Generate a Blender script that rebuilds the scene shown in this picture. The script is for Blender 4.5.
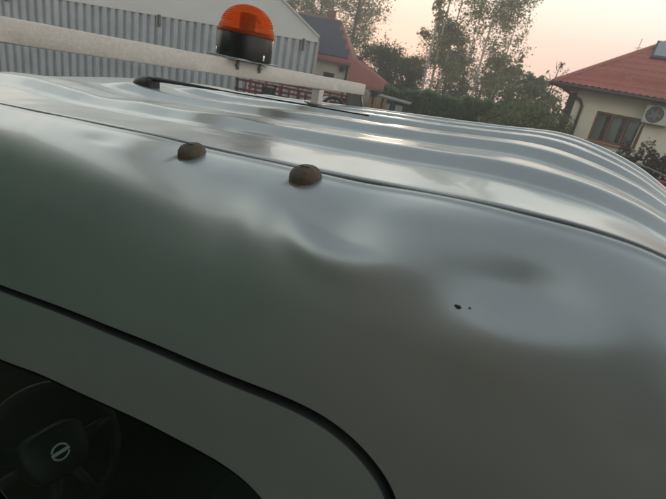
import bpy, bmesh, math, random
import numpy as np
from mathutils import Vector, Matrix, noise
from mathutils.geometry import delaunay_2d_cdt
R = math.radians
for o in list(bpy.data.objects): bpy.data.objects.remove(o)
SC = bpy.context.scene
COL = SC.collection
rng = np.random.default_rng(7); random.seed(7)

# ------------------------------------------------------------------ camera
CAM_Z = 2.30
PITCH, ROLL = R(21.7), R(10.8)
fwd = Vector((0, math.cos(PITCH), -math.sin(PITCH))); up0 = Vector((0, math.sin(PITCH), math.cos(PITCH))); r0 = Vector((1, 0, 0))
cx = r0*math.cos(ROLL) + up0*math.sin(ROLL); cy = -r0*math.sin(ROLL) + up0*math.cos(ROLL); cz = -fwd
cd = bpy.data.cameras.new('camera'); cam = bpy.data.objects.new('camera', cd); COL.objects.link(cam)
M4 = Matrix((cx, cy, cz)).transposed().to_4x4(); M4.translation = (0, 0, CAM_Z); cam.matrix_world = M4
cd.sensor_width = 36; cd.lens = 467/666*36; cd.clip_start = .02; cd.clip_end = 5000
cd.dof.use_dof = True; cd.dof.focus_distance = 1.15; cd.dof.aperture_fstop = 9.0
SC.camera = cam

# ------------------------------------------------------------------ world, sun, exposure
SUN_AZ, SUN_EL = R(2), R(1.5)          # azimuth clockwise from +Y
w = bpy.data.worlds.new('World'); SC.world = w; w.use_nodes = True
nt = w.node_tree; nt.nodes.clear()
out = nt.nodes.new('ShaderNodeOutputWorld'); bg = nt.nodes.new('ShaderNodeBackground')
sky = nt.nodes.new('ShaderNodeTexSky'); sky.sky_type = 'NISHITA'; sky.sun_disc = False
sky.sun_elevation = SUN_EL; sky.sun_rotation = SUN_AZ; sky.air_density = 1.0; sky.dust_density = 2.0; sky.ozone_density = 1.5
tc = nt.nodes.new('ShaderNodeTexCoord'); sp = nt.nodes.new('ShaderNodeSeparateXYZ')
nt.links.new(tc.outputs['Generated'], sp.inputs[0])
rp = nt.nodes.new('ShaderNodeValToRGB')          # evening haze: peach at the horizon, cream above, pale blue overhead
cr = rp.color_ramp
cr.elements[0].position = 0.0; cr.elements[0].color = (.72, .47, .40, 1)
cr.elements[1].position = 1.0; cr.elements[1].color = (.10, .115, .13, 1)
for p_, c_ in ((.06, (.76, .53, .45, 1)), (.12, (.76, .61, .52, 1)), (.22, (.68, .67, .60, 1)), (.36, (.68, .70, .66, 1)), (.50, (.34, .38, .38, 1)), (.68, (.15, .172, .19, 1))):
    e = cr.elements.new(p_); e.color = c_
nt.links.new(sp.outputs['Z'], rp.inputs['Fac'])
sc_ = nt.nodes.new('ShaderNodeVectorMath'); sc_.operation = 'SCALE'; sc_.inputs['Scale'].default_value = 7.5
nt.links.new(rp.outputs['Color'], sc_.inputs[0])
mx = nt.nodes.new('ShaderNodeMix'); mx.data_type = 'RGBA'; mx.inputs['Factor'].default_value = .90
nt.links.new(sky.outputs['Color'], mx.inputs['A']); nt.links.new(sc_.outputs[0], mx.inputs['B'])
nt.links.new(mx.outputs['Result'], bg.inputs['Color']); bg.inputs['Strength'].default_value = .12
nt.links.new(bg.outputs[0], out.inputs[0])
sl = bpy.data.lights.new('sun', 'SUN'); sl.energy = .3; sl.angle = R(6); sl.color = (1, .72, .5)
sun = bpy.data.objects.new('sun', sl); COL.objects.link(sun)
sd = Vector((math.sin(SUN_AZ)*math.cos(SUN_EL), math.cos(SUN_AZ)*math.cos(SUN_EL), math.sin(SUN_EL)))
sun.rotation_euler = sd.to_track_quat('Z', 'Y').to_euler(); sun.location = (0, 60, 20)
vs = SC.view_settings; vs.view_transform = 'Standard'; vs.look = 'None'; vs.gamma = 1; vs.use_curve_mapping = False; vs.exposure = 1.55
SC.render.engine = 'CYCLES'

# ------------------------------------------------------------------ materials
MATS = {}
def mat(name, col, rough=.6, metal=0, var=0, vscale=8, bump=0, bscale=40, spec=.5, coat=0, trans=0, col2=None, island=0, detail=6):
    if name in MATS: return MATS[name]
    m = bpy.data.materials.new(name); m.use_nodes = True; t = m.node_tree; b = t.nodes['Principled BSDF']
    b.inputs['Roughness'].default_value = rough; b.inputs['Metallic'].default_value = metal
    b.inputs['Specular IOR Level'].default_value = spec; b.inputs['Coat Weight'].default_value = coat; b.inputs['Coat Roughness'].default_value = .04
    c = (*col, 1); b.inputs['Base Color'].default_value = c
    co = t.nodes.new('ShaderNodeTexCoord')
    if var or col2:
        n = t.nodes.new('ShaderNodeTexNoise'); n.inputs['Scale'].default_value = vscale; n.inputs['Detail'].default_value = detail; n.inputs['Roughness'].default_value = .65
        t.links.new(co.outputs['Object'], n.inputs['Vector'])
        r = t.nodes.new('ShaderNodeValToRGB'); r.color_ramp.elements[0].position = .32; r.color_ramp.elements[1].position = .68
        a = tuple(x*(1-var) for x in col) if not col2 else col
        d = tuple(min(1, x*(1+var)) for x in col) if not col2 else col2
        r.color_ramp.elements[0].color = (*a, 1); r.color_ramp.elements[1].color = (*d, 1)
        t.links.new(n.outputs['Fac'], r.inputs['Fac']); src = r.outputs['Color']
        if island:
            g = t.nodes.new('ShaderNodeNewGeometry'); h = t.nodes.new('ShaderNodeHueSaturation')
            mr = t.nodes.new('ShaderNodeMapRange'); mr.inputs['To Min'].default_value = 1-island; mr.inputs['To Max'].default_value = 1+island
            t.links.new(g.outputs['Random Per Island'], mr.inputs['Value']); t.links.new(mr.outputs[0], h.inputs['Value']); t.links.new(src, h.inputs['Color']); src = h.outputs['Color']
        t.links.new(src, b.inputs['Base Color'])
    else: src = None
    if bump:
        n2 = t.nodes.new('ShaderNodeTexNoise'); n2.inputs['Scale'].default_value = bscale; n2.inputs['Detail'].default_value = 5
        t.links.new(co.outputs['Object'], n2.inputs['Vector'])
        bp = t.nodes.new('ShaderNodeBump'); bp.inputs['Strength'].default_value = bump; bp.inputs['Distance'].default_value = .01
        t.links.new(n2.outputs['Fac'], bp.inputs['Height']); t.links.new(bp.outputs[0], b.inputs['Normal'])
    if trans:
        tr = t.nodes.new('ShaderNodeBsdfTranslucent'); ms = t.nodes.new('ShaderNodeMixShader'); ms.inputs[0].default_value = trans
        if src:
            vm = t.nodes.new('ShaderNodeVectorMath'); vm.operation = 'SCALE'; vm.inputs['Scale'].default_value = 1.7; t.links.new(src, vm.inputs[0]); t.links.new(vm.outputs[0], tr.inputs['Color'])
        else: tr.inputs['Color'].default_value = c
        o = t.nodes['Material Output']; t.links.new(b.outputs[0], ms.inputs[1]); t.links.new(tr.outputs[0], ms.inputs[2]); t.links.new(ms.outputs[0], o.inputs['Surface'])
    MATS[name] = m; return m
def glass(name, tint, rough=.02, refl=1.0):
    if name in MATS: return MATS[name]
    m = bpy.data.materials.new(name); m.use_nodes = True; t = m.node_tree; t.nodes.remove(t.nodes['Principled BSDF'])
    a = t.nodes.new('ShaderNodeBsdfTransparent'); a.inputs[0].default_value = (*tint, 1)
    g = t.nodes.new('ShaderNodeBsdfGlossy'); g.inputs['Roughness'].default_value = rough; g.inputs['Color'].default_value = (refl, refl, refl, 1)
    lw = t.nodes.new('ShaderNodeLayerWeight'); lw.inputs['Blend'].default_value = .5; pw = t.nodes.new('ShaderNodeMath'); pw.operation = 'POWER'; pw.inputs[1].default_value = 5
    f = t.nodes.new('ShaderNodeMath'); f.operation = 'MULTIPLY_ADD'; f.inputs[1].default_value = .94; f.inputs[2].default_value = .05; x = t.nodes.new('ShaderNodeMixShader')
    t.links.new(lw.outputs['Facing'], pw.inputs[0]); t.links.new(pw.outputs[0], f.inputs[0])
    t.links.new(f.outputs[0], x.inputs[0]); t.links.new(a.outputs[0], x.inputs[1]); t.links.new(g.outputs[0], x.inputs[2])
    t.links.new(x.outputs[0], t.nodes['Material Output'].inputs['Surface']); MATS[name] = m; return m
def paint_mat():
    m = bpy.data.materials.new('van_paint'); m.use_nodes = True; t = m.node_tree; b = t.nodes['Principled BSDF']
    co = t.nodes.new('ShaderNodeTexCoord')
    n = t.nodes.new('ShaderNodeTexNoise'); n.inputs['Scale'].default_value = 5; n.inputs['Detail'].default_value = 8; n.inputs['Roughness'].default_value = .7
    t.links.new(co.outputs['Object'], n.inputs['Vector'])
    r = t.nodes.new('ShaderNodeValToRGB'); r.color_ramp.elements[0].position = .3; r.color_ramp.elements[1].position = .7
    r.color_ramp.elements[0].color = (.485, .51, .50, 1); r.color_ramp.elements[1].color = (.535, .56, .545, 1)
    t.links.new(n.outputs['Fac'], r.inputs['Fac']); t.links.new(r.outputs[0], b.inputs['Base Color'])
    n2 = t.nodes.new('ShaderNodeTexNoise'); n2.inputs['Scale'].default_value = 6; n2.inputs['Detail'].default_value = 4; n2.inputs['Roughness'].default_value = .75
    t.links.new(co.outputs['Object'], n2.inputs['Vector'])
    mr = t.nodes.new('ShaderNodeMapRange'); mr.inputs['From Min'].default_value = .35; mr.inputs['From Max'].default_value = .7; mr.inputs['To Min'].default_value = .31; mr.inputs['To Max'].default_value = .38
    t.links.new(n2.outputs['Fac'], mr.inputs['Value']); t.links.new(mr.outputs[0], b.inputs['Roughness'])
    b.inputs['Metallic'].default_value = .64; b.inputs['Coat Weight'].default_value = .35
    mc = t.nodes.new('ShaderNodeMapRange'); mc.inputs['From Min'].default_value = .4; mc.inputs['From Max'].default_value = .62; mc.inputs['To Min'].default_value = .05; mc.inputs['To Max'].default_value = .13
    t.links.new(n2.outputs['Fac'], mc.inputs['Value']); t.links.new(mc.outputs[0], b.inputs['Coat Roughness'])
    n3 = t.nodes.new('ShaderNodeTexNoise'); n3.inputs['Scale'].default_value = 420; n3.inputs['Detail'].default_value = 3
    t.links.new(co.outputs['Object'], n3.inputs['Vector'])
    bp = t.nodes.new('ShaderNodeBump'); bp.inputs['Strength'].default_value = .015; bp.inputs['Distance'].default_value = .002
    t.links.new(n3.outputs['Fac'], bp.inputs['Height']); t.links.new(bp.outputs[0], b.inputs['Normal'])
    return m
PAINT = paint_mat()
BLACK = mat('black_plastic', (.012, .014, .013), .45, var=.3, vscale=30)
RUBBER = mat('black_rubber', (.006, .006, .006), .8, spec=.12)
DARKCLOTH = mat('dark_seat_cloth', (.016, .02, .018), .9, var=.3, vscale=40)
CHROME = mat('chrome', (.75, .76, .76), .12, 1)
STEEL = mat('galvanised_steel', (.34, .35, .34), .45, .8, var=.25, vscale=25)
RUST = mat('rusty_bolt', (.075, .052, .037), .75, col2=(.15, .11, .08), vscale=40, bump=.3, bscale=150)

# ------------------------------------------------------------------ helpers
def lk(name, me, m, parent=None, smooth=False):
    if m: me.materials.append(m)
    o = bpy.data.objects.new(name, me); COL.objects.link(o)
    if parent: o.parent = parent
    if smooth:
        for p in me.polygons: p.use_smooth = True
    return o
def tag(o, label, cat=None, group=None, kind=None):
    if label: o['label'] = label
    if cat: o['category'] = cat
    if group: o['group'] = group
    if kind: o['kind'] = kind
    return o
def empty(name, loc, rz=0):
    e = bpy.data.objects.new(name, None); COL.objects.link(e); e.location = loc; e.rotation_euler = (0, 0, rz); e.empty_display_size = .2; return e
class MB:
    def __init__(s): s.v = []; s.f = []
    def add(s, v, f):
        k = len(s.v); s.v += [tuple(p) for p in v]; s.f += [tuple(i+k for i in q) for q in f]; return s
    def box(s, c, d, bev=0, rot=None):
        b = bmesh.new(); bmesh.ops.create_cube(b, size=1)
        for q in b.verts: q.co = Vector((q.co.x*d[0], q.co.y*d[1], q.co.z*d[2]))
        if bev: bmesh.ops.bevel(b, geom=list(b.edges), offset=bev, segments=2, affect='EDGES', profile=.6)
        mt = Matrix.Translation(c) @ (rot.to_4x4() if rot is not None else Matrix.Identity(4))
        b.verts.index_update(); s.add([mt @ q.co for q in b.verts], [[q.index for q in f.verts] for f in b.faces]); b.free(); return s
    def tube(s, pts, r, n=10, cap=True):
        pts = [Vector(p) for p in pts]; N = len(pts); rs = r if isinstance(r, (list, tuple)) else [r]*N
        V = []; F = []; ref = None
        for i, p in enumerate(pts):
            t = (pts[min(i+1, N-1)]-pts[max(i-1, 0)]).normalized()
            if ref is None: ref = t.orthogonal().normalized()
            ref = (ref - t*ref.dot(t)).normalized(); b = t.cross(ref)
            for k in range(n):
                a = 2*math.pi*k/n; V.append(p+(ref*math.cos(a)+b*math.sin(a))*rs[i])
        for i in range(N-1):
            for k in range(n): F.append((i*n+k, i*n+(k+1) % n, (i+1)*n+(k+1) % n, (i+1)*n+k))
        if cap: F.append(tuple(range(n-1, -1, -1))); F.append(tuple((N-1)*n+k for k in range(n)))
        return s.add(V, F)
    def lathe(s, prof, n=32, c=(0, 0, 0), rot=None):
        V = []; F = []; c = Vector(c)
        for (r, z) in prof:
            for k in range(n):
                a = 2*math.pi*k/n; q = Vector((r*math.cos(a), r*math.sin(a), z)); V.append(c+(rot @ q if rot is not None else q))
        for i in range(len(prof)-1):
            for k in range(n): F.append((i*n+k, i*n+(k+1) % n, (i+1)*n+(k+1) % n, (i+1)*n+k))
        return s.add(V, F)
    def prism(s, poly, ax, lo, hi):     # polygon extruded along axis ax
        def P(a, b, h): q = [a, b]; q.insert(ax, h); return q
        n = len(poly); V = [P(a, b, lo) for a, b in poly]+[P(a, b, hi) for a, b in poly]
        F = [tuple(range(n-1, -1, -1)), tuple(range(n, 2*n))]+[(i, (i+1) % n, n+(i+1) % n, n+i) for i in range(n)]
        return s.add(V, F)
    def mesh(s, name):
        me = bpy.data.meshes.new(name); me.from_pydata(s.v, [], s.f)
        b = bmesh.new(); b.from_mesh(me); bmesh.ops.recalc_face_normals(b, faces=b.faces); b.to_mesh(me); b.free(); return me
    def build(s, name, m, parent=None, smooth=False, ang=None):
        o = lk(name, s.mesh(name), m, parent, smooth or ang is not None)
        if ang is not None:
            o.data.set_sharp_from_angle(angle=R(ang))
        return o
def box(name, c, d, m, parent=None, bev=0, rot=None): return MB().box(c, d, bev, rot).build(name, m, parent, ang=40 if bev else None)

# ------------------------------------------------------------------ ground
def ground():
    n = 60; V = []; F = []
    xs = np.sign(np.linspace(-1, 1, n))*np.abs(np.linspace(-1, 1, n))**2*120
    for i in range(n):
        for j in range(n):
            x, y = xs[i], xs[j]; V.append((x, y, .05*noise.noise((x*.2, y*.2, 0)) if abs(x) < 60 and abs(y) < 60 else 0))
    for i in range(n-1):
        for j in range(n-1): F.append((i*n+j, (i+1)*n+j, (i+1)*n+j+1, i*n+j+1))
    me = bpy.data.meshes.new('ground'); me.from_pydata(V, [], F)
    g = lk('ground', me, mat('trodden_grass', (.04, .075, .03), .95, col2=(.095, .09, .055), vscale=.5, bump=.8, bscale=9, detail=10), None, True)
    tag(g, 'dark trodden grass and earth yard under the van', kind='structure')
ground()

# ------------------------------------------------------------------ van: body surface = long profile (u,p) swept with cross section (v,z)
AZ = R(-61); VC = 1.12
Fv = Vector((math.sin(AZ), math.cos(AZ), 0)); Tv = Vector((math.cos(AZ), -math.sin(AZ), 0))
van = empty('van', Tv*VC, math.atan2(Fv.y, Fv.x))
tag(van, 'silver grey van with dented ribbed roof, filling the foreground', 'van')
def L3(u, v, z): return (u, VC-v, z+CAM_Z)           # local van coordinates, metres
def VW(u, v, z): return Fv*u+Tv*v+Vector((0, 0, z+CAM_Z))
def catmull(pts, n=60):
    P = np.array(pts, float); P = np.vstack([2*P[0]-P[1], P, 2*P[-1]-P[-2]]); res = []
    for i in range(1, len(P)-2):
        p0, p1, p2, p3 = P[i-1:i+3]
        t0 = 0; t1 = np.linalg.norm(p1-p0)**.5; t2 = t1+np.linalg.norm(p2-p1)**.5; t3 = t2+np.linalg.norm(p3-p2)**.5
        for t in np.linspace(t1, t2, n, endpoint=False):
            A1 = (t1-t)/(t1-t0)*p0+(t-t0)/(t1-t0)*p1; A2 = (t2-t)/(t2-t1)*p1+(t-t1)/(t2-t1)*p2; A3 = (t3-t)/(t3-t2)*p2+(t-t2)/(t3-t2)*p3
            B1 = (t2-t)/(t2-t0)*A1+(t-t0)/(t2-t0)*A2; B2 = (t3-t)/(t3-t1)*A2+(t-t1)/(t3-t1)*A3
            res.append((t2-t)/(t2-t1)*B1+(t-t1)/(t2-t1)*B2)
    res.append(P[-2]); res = np.array(res)
    return np.concatenate([[0], np.cumsum(np.linalg.norm(np.diff(res, axis=0), axis=1))]), res
LONG = [(2.78, -1.12), (2.52, -.80), (2.32, -.53), (2.17, -.375), (2.06, -.325), (1.9, -.298), (1.62, -.268), (1.45, -.2545), (1.2, -.231), (.756, -.189), (.411, -.160), (.238, -.142), (.105, -.128), (-.005, -.1224), (-.07, -.128), (-.15, -.152), (-.24, -.205), (-.31, -.29), (-.345, -.42), (-.36, -.6), (-.365, -.9), (-.365, -1.15)]
CROSS = [(.58, 0), (.548, -.009), (.512, -.03), (.482, -.068), (.458, -.13), (.438, -.21), (.42, -.30), (.385, -.5), (.34, -.75), (.285, -1.0), (.25, -1.2)]
ls, LP = catmull(LONG); cs_, CP = catmull(CROSS)
ls = ls - np.interp(-.756, -LP[:, 0], ls) + .8822       # w runs rearwards, 0 at the roof's front edge
WF, WE = ls[0], ls[-1]
Uw = lambda w: np.interp(w, ls, LP[:, 0]); Pw = lambda w: np.interp(w, ls, LP[:, 1])
Va = lambda a: np.interp(a, cs_, CP[:, 0]); Za = lambda a: np.interp(a, cs_, CP[:, 1])
ZB = -1.15
def abot(w, z=ZB): return np.interp(-(z-Pw(w)), -CP[:, 1], cs_)
def G2(w, a, w0, a0, sw, sa, th=0):
    c, s = math.cos(th), math.sin(th); dw, da = w-w0, a-a0
    return np.exp(-.5*(((dw*c+da*s)/sw)**2+((-dw*s+da*c)/sa)**2))
def G3(w, a, w0, a0, sw, su, sd):          # soft above, sharper towards the lower edge
    da = a-a0; return np.exp(-.5*(((w-w0)/sw)**2+(da/np.where(da > 0, sd, su))**2))
def sstep(x, a, b): t = np.clip((x-a)/(b-a), 0, 1); return t*t*(3-2*t)
def dent(w, a):
    d = -.0215*G3(w, a, 1.608, .104, .042, .040, .027)          # broad dent near the rear corner
    d += .004*G2(w, a, 1.57, .185, .06, .028, 0)
    d += -.006*G2(w, a, 1.53, .13, .035, .05)
    a1 = a-.16*(w-1.365)+2.2*(w-1.365)**2                      # creased dent behind the second bolt
    d += -.0095*G3(w, a1, 1.365, .108, .040, .058, .011)
    d += .0025*G2(w, a1, 1.365, .145, .045, .014)
    d += .004*G2(w, a, 1.46, .060, .05, .022)
    d += -.004*G2(w, a, 1.17, .13, .045, .040)+.0015*G2(w, a, 1.235, .14, .025, .050)-.0015*G2(w, a, 1.28, .12, .025, .04)
    d += -.0045*G3(w, a, .80, .055, .04, .016, .008)+.002*G2(w, a, .74, .045, .05, .010, .2)
    d += -.003*G2(w, a, 1.70, .09, .05, .05)
    return d
def P0(w, a):
    w, a = np.broadcast_arrays(np.asarray(w, float), np.asarray(a, float))
    return np.stack([Uw(w), Va(a), Pw(w)+Za(a)], -1)
def N0(w, a, h=.006):
    n = np.cross(P0(w+h, a)-P0(w-h, a), P0(w, a+h)-P0(w, a-h)); n /= np.linalg.norm(n, axis=-1, keepdims=True)+1e-12
    return np.where(n[..., 1:2]+.0*n[..., :1] > .3, -n, n)
def wav(w, a): return .0008*np.sin(w*9+1.3)*np.sin(a*11+.4)+.0004*np.sin(w*23+a*9)
def SP(w, a, dents=True):
    n = N0(w, a); 
    d = (dent(np.asarray(w, float), np.asarray(a, float)) + wav(w, a)) if dents else np.zeros(n.shape[:-1])
    if dents: d = d+.0022*np.exp(-((np.asarray(a, float)-.0085)/.0045)**2)          # rolled edge just outside the roof ditch
    p = P0(w, a) + n*d[..., None]
    if not dents: p[..., 2] -= .06*sstep(np.asarray(w, float), 1.45, 1.9)
    return p
def SN(w, a, dents=True, h=.003):
    n = np.cross(SP(w+h, a, dents)-SP(w-h, a, dents), SP(w, np.maximum(a+h, 0), dents)-SP(w, np.maximum(a-h, -.001), dents))
    n /= np.linalg.norm(n, axis=-1, keepdims=True)+1e-12
    return np.where((n*N0(w, a)).sum(-1, keepdims=True) < 0, -n, n)
# check N0 points outwards (towards -v / +z)
def outw(n):  return n
def toL(P, mirror=False):
    q = np.array(P, float).copy(); v = q[..., 1]
    q[..., 1] = (v-VC) if mirror else (VC-v); q[..., 2] += CAM_Z; return q
SEAM = [(.629, .421), (.82, .399), (.976, .382), (1.108, .368), (1.219, .359), (1.299, .352), (1.369, .346), (1.418, .345), (1.449, .348), (1.483, .356), (1.514, .369), (1.535, .382), (1.551, .398), (1.570, .43), (1.587, .48), (1.60, .56), (1.605, .8), (1.605, 1.02), (1.605, 1.30)]
SEAMF = [(-.42, 1.30), (-.40, .75), (-.36, .56), (-.25, .50), (0, .47), (.35, .452)]
WINT = [(-.18, .60), (-.05, .605), (.2, .61), (.45, .604), (.663, .577), (.818, .548), (.95, .528), (1.038, .514), (1.144, .498), (1.214, .490), (1.255, .486), (1.299, .484), (1.341, .487), (1.364, .492), (1.386, .500), (1.405, .513), (1.420, .535), (1.430, .57), (1.436, .64)]
def resamp(pts, ds):
    s, c = catmull(pts, 30); k = max(3, int(s[-1]/ds)); t = np.linspace(0, s[-1], k); return np.stack([np.interp(t, s, c[:, 0]), np.interp(t, s, c[:, 1])], -1)
def offset(poly, d, closed=True):     # + = to the left of travel
    p = np.asarray(poly); a = np.roll(p, 1, 0); b = np.roll(p, -1, 0)
    if not closed: a[0] = p[0]; b[-1] = p[-1]
    t = b-a; t /= np.linalg.norm(t, axis=1, keepdims=True)+1e-12
    return p+np.stack([-t[:, 1], t[:, 0]], -1)*d
DOOR = np.array(list(resamp(SEAMF+SEAM, .008)))          # open curve, runs rearwards over the door
wb = np.linspace(1.435, -.16, 60)
WIN = np.vstack([resamp(WINT, .008), np.stack([np.array([1.442, 1.442]), np.array([.70, abot(1.44, -1.06)-.012])], -1), np.stack([wb, abot(wb, -1.06)], -1)[3:-1]])
def inpoly(P, poly):
    x, y = P[:, 0], P[:, 1]; r = np.zeros(len(P), bool); j = len(poly)-1
    for i in range(len(poly)):
        xi, yi = poly[i]; xj, yj = poly[j]
        c = ((yi > y) != (yj > y)) & (x < (xj-xi)*(y-yi)/(yj-yi+1e-15)+xi); r ^= c; j = i
    return r
def surf_mesh(name, grid, curves, keep, dents, mirror, m):
    pts = list(map(tuple, grid)); ed = []
    for c, closed in curves:
        k = len(pts); pts += list(map(tuple, c)); n = len(c)
        ed += [(k+i, k+i+1) for i in range(n-1)]+([(k+n-1, k)] if closed else [])
    r = delaunay_2d_cdt([Vector(p) for p in pts], ed, [], 0, 1e-6)
    V = np.array([tuple(v) for v in r[0]]); F = np.array([f for f in r[2] if len(f) == 3])
    cen = V[F].mean(1); F = F[keep(cen)]
    used = np.unique(F); rem = -np.ones(len(V), int); rem[used] = np.arange(len(used)); V = V[used]; F = rem[F]
    P = SP(V[:, 0], V[:, 1], dents); N = SN(V[:, 0], V[:, 1], dents)
    return V, F, P, N
def finish(name, F, P, N, mirror, m, parent):
    Pl = toL(P, mirror); Nl = N.copy(); Nl[:, 1] = N[:, 1] if mirror else -N[:, 1]
    # face winding to agree with normals
    fn = np.cross(Pl[F[:, 1]]-Pl[F[:, 0]], Pl[F[:, 2]]-Pl[F[:, 0]]); flip = (fn*Nl[F].mean(1)).sum(1) < 0
    F = F.copy(); F[flip] = F[flip][:, ::-1]
    me = bpy.data.meshes.new(name); me.from_pydata(Pl.tolist(), [], F.tolist())
    for p in me.polygons: p.use_smooth = True
    me.normals_split_custom_set_from_vertices(Nl.tolist())
    return lk(name, me, m, parent)
def lip(curve, sgn, closed, mirror, name, m, parent, dents, depth=.03):
    c0 = curve; ks = [(0, 0), (.0003, .0001), (.0006, .0005), (.0007, .0015), (.0008, depth)]
    rows = []
    for (o, d) in ks:
        q = offset(c0, sgn*o, closed); rows.append(SP(q[:, 0], q[:, 1], dents)-N0(q[:, 0], q[:, 1])*(d+.0001))
    n = len(c0); V = toL(np.concatenate(rows), mirror); F = []
    for i in range(len(ks)-1):
        for j in range(n if closed else n-1): F.append((i*n+j, i*n+(j+1) % n, (i+1)*n+(j+1) % n, (i+1)*n+j))
    me = bpy.data.meshes.new(name); me.from_pydata(V.tolist(), [], F)
    b = bmesh.new(); b.from_mesh(me); bmesh.ops.recalc_face_normals(b, faces=b.faces); b.to_mesh(me); b.free()
    return lk(name, me, m, parent, True)
def strip(curve, o0, o1, depth, closed, mirror, name, m, parent, dents):
    rows = []
    for o in np.linspace(o0, o1, 4):
        q = offset(curve, o, closed); rows.append(SP(q[:, 0], q[:, 1], dents)-N0(q[:, 0], q[:, 1])*depth)
    n = len(curve); V = toL(np.concatenate(rows), mirror)
    F = [(i*n+j, i*n+(j+1) % n, (i+1)*n+(j+1) % n, (i+1)*n+j) for i in range(3) for j in range(n if closed else n-1)]
    me = bpy.data.meshes.new(name); me.from_pydata(V.tolist(), [], F); return lk(name, me, m, parent, True)
GLASSD = glass('tinted_glass', (.66, .78, .70))
def side(mirror, res):
    dents = not mirror; gap = .0078
    gw = np.arange(WF+.01, WE-.004, res); ga = np.arange(.006, 1.24, res)
    GW, GA = np.meshgrid(gw, ga); g = np.stack([GW.ravel(), GA.ravel()], -1); g = g[g[:, 1] < abot(g[:, 0])-.002]
    fine = []
    if dents:       # denser over the dents and along the rolled edge
        a, b = np.meshgrid(np.arange(WF+.3, 2.0, .007), np.arange(.0015, .03, .002)); g = np.vstack([g[g[:, 1] > .03], np.stack([a.ravel()+.0005, b.ravel()], -1)])
        a, b = np.meshgrid(np.arange(1.28, 1.76, .004), np.arange(.004, .26, .004)); fine = np.stack([a.ravel()+.0007, b.ravel()+.0011], -1); g = np.vstack([g, fine])
    db = offset(DOOR, -gap, False); dd = offset(DOOR, gap, False)
    # which side of the curve is the door: test
    poly = lambda c: np.vstack([c, [[1.61, 2.0], [-.42, 2.0]]])
    if inpoly(np.array([db[len(db)//2]]), poly(DOOR))[0]: db, dd = dd, db
    top = np.stack([np.linspace(WF, WE, 500), np.zeros(500)], -1); bt = np.stack([np.linspace(WF, WE, 260), abot(np.linspace(WF, WE, 260))], -1)
    far = lambda g, c: g[np.min(np.hypot(g[:, 0:1]-c[None, :, 0], g[:, 1:2]-c[None, :, 1]), axis=1) > res*.45]
    g1 = np.vstack([far(x, db) for x in np.array_split(g, 20)])
    V, F, P, N = surf_mesh('s', g1, [(db, False), (top, False), (bt, False)], lambda c: (c[:, 1] > 0) & (c[:, 1] < abot(c[:, 0])) & ~inpoly(c, poly(db)), dents, mirror, PAINT)
    sp_ = finish('side_panel', F, P, N, mirror, PAINT, van)
    lip(db, 1 if np.dot(DOOR[9]-db[9], offset(db, 1, False)[9]-db[9]) > 0 else -1, False, mirror, 'panel_edge', PAINT, sp_, dents)
    wo = WIN; wi = offset(WIN, .001)
    ins = 1 if inpoly(np.array([offset(WIN, .01)[10]]), WIN)[0] else -1
    g2 = np.vstack([far(far(x, dd), WIN) for x in np.array_split(g, 20)])
    V, F, P, N = surf_mesh('d', g2, [(dd, False), (WIN, True), (bt, False)], lambda c: (c[:, 1] < abot(c[:, 0])) & inpoly(c, poly(dd)) & ~inpoly(c, WIN), dents, mirror, PAINT)
    door = finish('door', F, P, N, mirror, PAINT, van)
    lip(dd, 1 if np.dot(DOOR[9]-dd[9], offset(dd, 1, False)[9]-dd[9]) > 0 else -1, False, mirror, 'door_edge', mat('dark_door_edge', (.05, .055, .05), .6), door, dents)  # door lip coloured dark so the gap's lower edge shows no highlight
    strip(DOOR, -.02, .02, .026, False, mirror, 'door_seal', RUBBER, van, dents)
    lip(WIN, ins, True, mirror, 'window_edge', PAINT, door, dents, .012)
    strip(offset(WIN, ins*.002), -.004*ins, .012*ins, .0105, True, mirror, 'window_seal', RUBBER, door, dents)
    # glass: fan between the window's top and bottom
    cw = np.linspace(-.17, 1.43, 60); rows = []
    tp = np.interp(cw, [p[0] for p in WINT], [p[1] for p in WINT])-.01; bo = abot(cw, -1.06)+.01
    for t in np.linspace(0, 1, 14): a = tp+(bo-tp)*t; rows.append(P0(cw, a)-N0(cw, a)*.016)
    n = 60; Vg = toL(np.concatenate(rows), mirror); Fg = [(i*n+j, i*n+j+1, (i+1)*n+j+1, (i+1)*n+j) for i in range(13) for j in range(n-1)]
    me = bpy.data.meshes.new('window_pane'); me.from_pydata(Vg.tolist(), [], Fg); lk('window_pane', me, GLASSD, door, True)
    return door
door_near = side(False, .009)
door_far = side(True, .03)
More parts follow.
